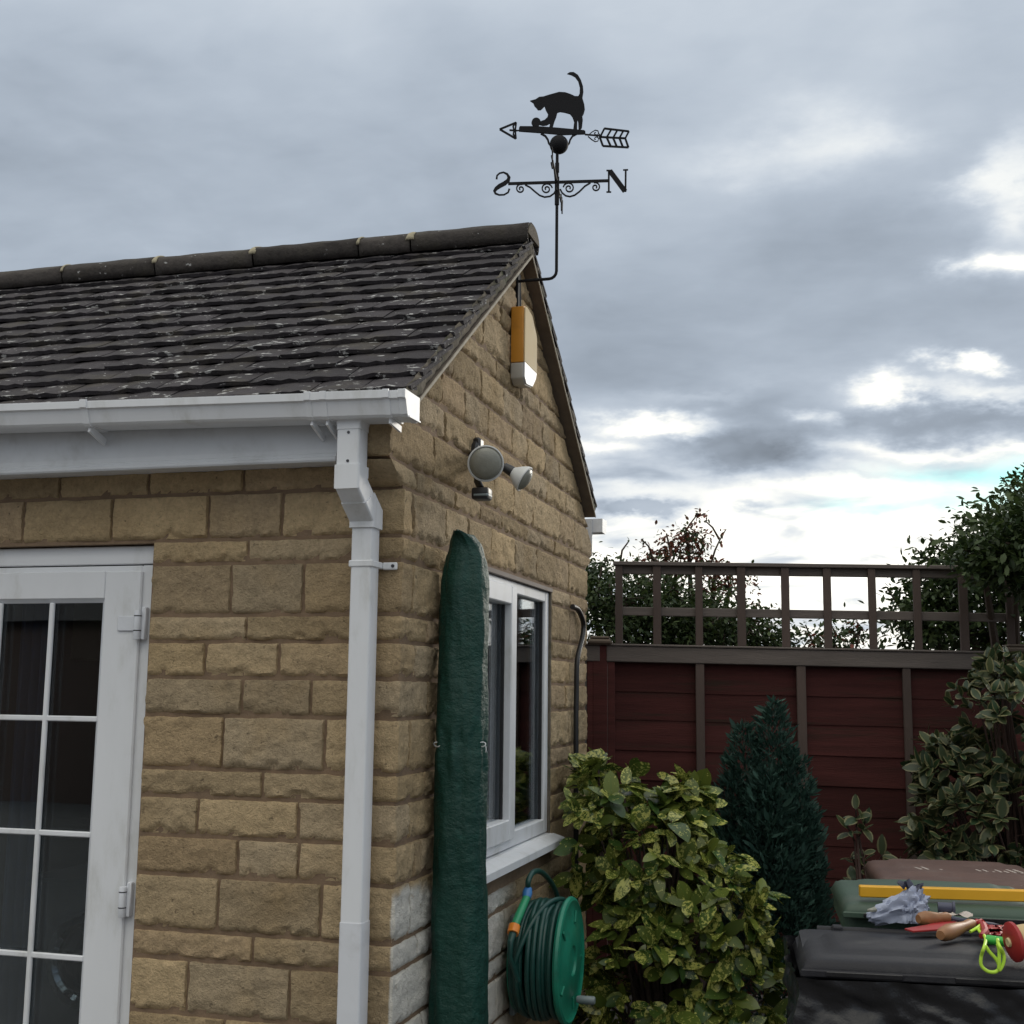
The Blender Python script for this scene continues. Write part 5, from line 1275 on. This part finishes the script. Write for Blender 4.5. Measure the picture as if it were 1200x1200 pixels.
for k in range(15):                                   # worn slanting print along the brown lid, too faded to read
    x = .16+k*.024+(.012 if k > 6 else 0); h_ = .018 if rr.random() > .3 else .012
    zz = nhb+.036+rr.uniform(-.001, .001)
    b.bar((x, .16, zz), (x-.016, .16+h_*4.5, zz-.001), .008, .004)
nput(b, 'worn_print', 'print_pale')
b = MB(); b.box(.105, .14, -.0385, -.0365, nhb-.015, nhb+.010); nput(b, 'sticker', 'bag_blue')
# yellow bar on the green bin
yA = PD(1008, 1043, 3.72); bd, bn = frame(15.6)
b = MB(); zy = ghb+.036
b.bar(P(1007, 1044, 2, zy+.016), P(1420, 1056, 2, zy+.016), .030, .033, (0, 0, 1), .003)
tag(b.build('box_bar', 'yellow'), 'long bright yellow box section bar lying on green bin', 'bar')
def onlid(px, py, up=.0): 
    z = bhb+.030+up; return P(px, py, 2, z)
# crumpled pale blue bag
b = MB(); rr = random.Random(12); cg = onlid(1068, 1076); 
def bag(u, v):
    a = 2*math.pi*u; e = math.pi*v
    d = Vector((math.sin(e)*math.cos(a), math.sin(e)*math.sin(a), math.cos(e)))
    k = 1+.42*fb(d.x*2.3, d.y*2.3, d.z*2.3+4, 5)-.25*abs(noise.noise(d*5+Vector((3, 1, 0))))
    return cg+Vector((d.x*.052*k+.012*d.z, d.y*.04*k, max(-.010, .030+.055*d.z*k)))+(Vector((-.10, -.03, -.045))*max(0, -d.x-.55)*1.6)
b.grid(bag, 64, 32); bagm = b.build('plastic_bag', 'bag_blue', smooth=True, angle=35); tag(bagm, 'crumpled pale blue plastic bag on the black bin lid', 'bag')
b = MB(); q = cg+Vector((.0, .0, .088)); b.grid(lambda u, v: q+Vector(((u-.5)*.055+.01*math.sin(v*9), (v-.5)*.03, .018*fb(u*3, v*3, 2, 3)+.012*math.sin(u*7))), 14, 10); b.build('bag_tuft', 'bag_dark', bagm, smooth=True)
# hand tools with wooden handles
def tool(name, label, a, e, r, head, mat_head='red_plastic'):
    a, e = Vector(a), Vector(e); root = empty(name, a, label, 'hand tool'); TL = Local(root); d = (e-a)
    prof = [(0, .55), (.08, .85), (.25, 1.0), (.5, .82), (.72, .62), (.9, .72), (1.0, .5)]
    b = MB(); b.tube([a+d*t for t, _ in prof], [r*k for _, k in prof], 14); TL(b, 'handle', 'wood_handle', smooth=True)
    b = MB(); h0 = e; pts = [Vector(h) for h in head]; b.tube([e-d*.05]+pts, [.006]+[.006]*(len(pts)-1)+[.005], 8); TL(b, 'shank', mat_head, smooth=True)
    b = MB(); s0 = pts[-1]; s1 = s0+(pts[-1]-pts[0]).normalized()*.07; b.bar(s0-(s1-s0)*.1, s1, .035, .004); TL(b, 'blade', mat_head)
    return root
tool('hand_tool', 'short wooden handled tool lying against the blue bag on bin lid', onlid(1076, 1077, .018), onlid(1113, 1075, .016), .021, [onlid(1125, 1078, .014), onlid(1142, 1080, .008)], 'bag_dark')
tool('hand_tool', 'longer wooden handled tool with red shank lying diagonally on bin lid', onlid(1102, 1096, .020), onlid(1140, 1082, .020), .021, [onlid(1150, 1079, .02), onlid(1158, 1086, .01)])
b = MB(); b.prism([onlid(x, y, .003) for x, y in ((1060, 1090), (1085, 1086), (1104, 1081), (1122, 1081), (1118, 1087), (1098, 1091), (1070, 1093))], (0, 0, .005), .0015)
tag(b.build('tool_blade', 'red_plastic'), 'thin red blade lying flat on the bin lid under wooden handles', 'blade')
b = MB(); c = onlid(1120, 1076, .004); b.grid(lambda u, v: c+Vector(((u-.5)*.09, (v-.5)*.05, .012*fb(u*3, v*3, 5, 3)+.012)), 12, 8); tag(b.build('label_card', 'print_pale', smooth=True), 'small pale card scrap lying behind the wooden handles on bin lid', 'card')
# lime cord hanging over the front of the lid, knotted to a red hook
fz_ = lambda px, py, o=0: PN(px, py, bw(.3, -.047-o, 0), Vector((math.sin(R_(5)), -math.cos(R_(5)), 0)))
cord = empty('cord_loop', onlid(1152, 1092, .01), 'fluorescent lime cord loop hanging over the black bin lid', 'cord'); CO = Local(cord)
b = MB()
b.tube(spline([onlid(1137, 1092, .012), onlid(1144, 1088, .018), onlid(1150, 1084, .020), onlid(1147, 1090, .015), onlid(1153, 1096, .014), onlid(1155, 1101, .012), fz_(1154, 1108), fz_(1150, 1120, .004), fz_(1150, 1131, .004), fz_(1157, 1138, .004), fz_(1166, 1139, .004), fz_(1171, 1134, .004), fz_(1168, 1125, .004), fz_(1160, 1116, .004), fz_(1155, 1109, .003)]), .0042, 8)
b.tube(spline([onlid(1169, 1100, .014), fz_(1170, 1106, .003), fz_(1176, 1118, .004), fz_(1176, 1128, .004), fz_(1171, 1137, .006), fz_(1171, 1126, .008), fz_(1171, 1114, .005), fz_(1169, 1106, .004)]), .0042, 8)
CO(b, 'rope', 'lime_cord', smooth=True, angle=80)
b = MB(); b.tube([onlid(1157, 1101, .018), onlid(1185, 1105, .018)], .012, 12); CO(b, 'grip', 'grip_green', smooth=True)
b = MB(); b.tube([onlid(1145, 1080, .016), onlid(1152, 1084, .020), onlid(1155, 1092, .018), onlid(1150, 1097, .012)], [.008, .010, .010, .007], 8); b.grid(lambda u, v: onlid(1152+u*28, 1084+v*13, .010+.022*fb(u*5, v*5, 1, 4)), 18, 12); CO(b, 'red_hook', 'red_plastic', smooth=True)
# red flanged tan container lying at the right
dd = Vector((.95, .35, .12)).normalized(); rc = onlid(1186, 1104, .044)
T = Matrix.Translation(rc) @ dd.to_track_quat('Z', 'Y').to_matrix().to_4x4()
rp = empty('flanged_tub', rc, 'tan plastic tub with a red rim lying on its side on bin lid', 'tub'); RP = Local(rp)
b = MB(); b.lathe([(0, -.006), (.02, -.008), (.040, -.004), (.047, 0), (.047, .008), (.03, .010)], T, 28); RP(b, 'rim', 'red_plastic', smooth=True)
b = MB(); b.lathe([(.028, .008), (.037, .014), (.040, .12), (.037, .13), (0, .13)], T, 28); RP(b, 'tub_body', 'tan_plastic', smooth=True)
b = MB(); b.lathe([(0, -.010), (.010, -.012), (.012, -.007)], T, 12); RP(b, 'spigot', 'cream_plastic', smooth=True)
# grey trowel and short dark tube on the green bin lid's front edge
b = MB(); tz = bhb+.075
tp = [onlid(1016, 1068, .02), onlid(1030, 1063, .025), onlid(1046, 1060, .028), onlid(1057, 1061, .022), onlid(1040, 1066, .018), onlid(1022, 1069, .018)]
b.prism(tp, (0, 0, .006), .001); tag(b.build('trowel_blade', 'grey_tool'), 'flat grey green trowel blade poking from behind the blue bag', 'trowel')
b = MB(); t0, t1 = onlid(1099, 1063, .03), onlid(1119, 1064, .03); b.tube([t0, t0.lerp(t1, .85), t0.lerp(t1, .86), t1], [.014, .014, .018, .018], 14); tag(b.build('socket_tube', 'bag_dark', smooth=True), 'short dark tube lying on the far edge of black bin lid', 'tube')

# ------------------------------------------------------------------ inside the outbuilding, seen through the door
wm = P(103, 1127, 1, .55)
wroot = empty('washing_machine', (wm.x, .85, .10), 'dark washing machine with chrome ringed door inside the outbuilding', 'appliance'); WL = Local(wroot)
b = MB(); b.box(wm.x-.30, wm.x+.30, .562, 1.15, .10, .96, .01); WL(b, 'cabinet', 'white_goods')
WT = Matrix.Translation((wm.x, .562, wm.z)) @ Matrix.Rotation(R_(90), 4, 'X')
b = MB(); b.lathe([(.12, .0), (.165, .0), (.172, .012), (.160, .028), (.135, .030), (.12, .018)], WT, 48); WL(b, 'door_ring', 'chrome', smooth=True)
b = MB(); b.lathe([(0, .045), (.05, .042), (.10, .03), (.125, .012)], WT, 40); WL(b, 'door_glass', 'dark_glass', smooth=True, angle=80)
b = MB(); b.box(wm.x-.30, wm.x+.30, 0.558, .5615, wm.z-.25, wm.z-.245); WL(b, 'kick_line', 'gasket')
b = MB(); b.box(-2.6, -.9, 2.12, 2.46, 1.78, 2.30, .004); tag(b.build('wall_cupboard', 'cabinet'), 'pale wall cupboard on the back wall behind the door glass', 'cupboard')
cx0 = P(14, 900, 1, .22).x
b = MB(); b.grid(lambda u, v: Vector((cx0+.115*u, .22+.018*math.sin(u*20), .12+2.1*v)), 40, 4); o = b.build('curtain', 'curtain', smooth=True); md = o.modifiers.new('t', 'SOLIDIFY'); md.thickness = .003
tag(o, 'blue grey folded curtain hanging inside the glazed door', 'curtain')

# ------------------------------------------------------------------ the house behind the viewer, mirrored in the glass
hb_ = empty('rear_bungalow', (-3, -12.5, 0), 'plain rendered bungalow facing the outbuilding across the yard', 'building'); BL = Local(hb_)
b = MB(); b.box(-11, 7, -19, -12, 0, 2.6); BL(b, 'wall', 'render_wall')
b = MB(); b.prism([(-11.4, -11.6, 2.55), (-11.4, -15.5, 5.2), (-11.4, -19.4, 2.55)], (18.8, 0, 0)); BL(b, 'roof', 'roof_far')
for x in (-7, -3.5, 1.5):
    b = MB(); b.box(x, x+1.4, -11.99, -11.95, 1.0, 2.1, .01); wn = BL(b, 'window', 'pvc')
    b = MB(); b.box(x+.06, x+1.34, -11.949, -11.945, 1.06, 2.04); BL(b, 'pane', 'dark_glass', hb_)
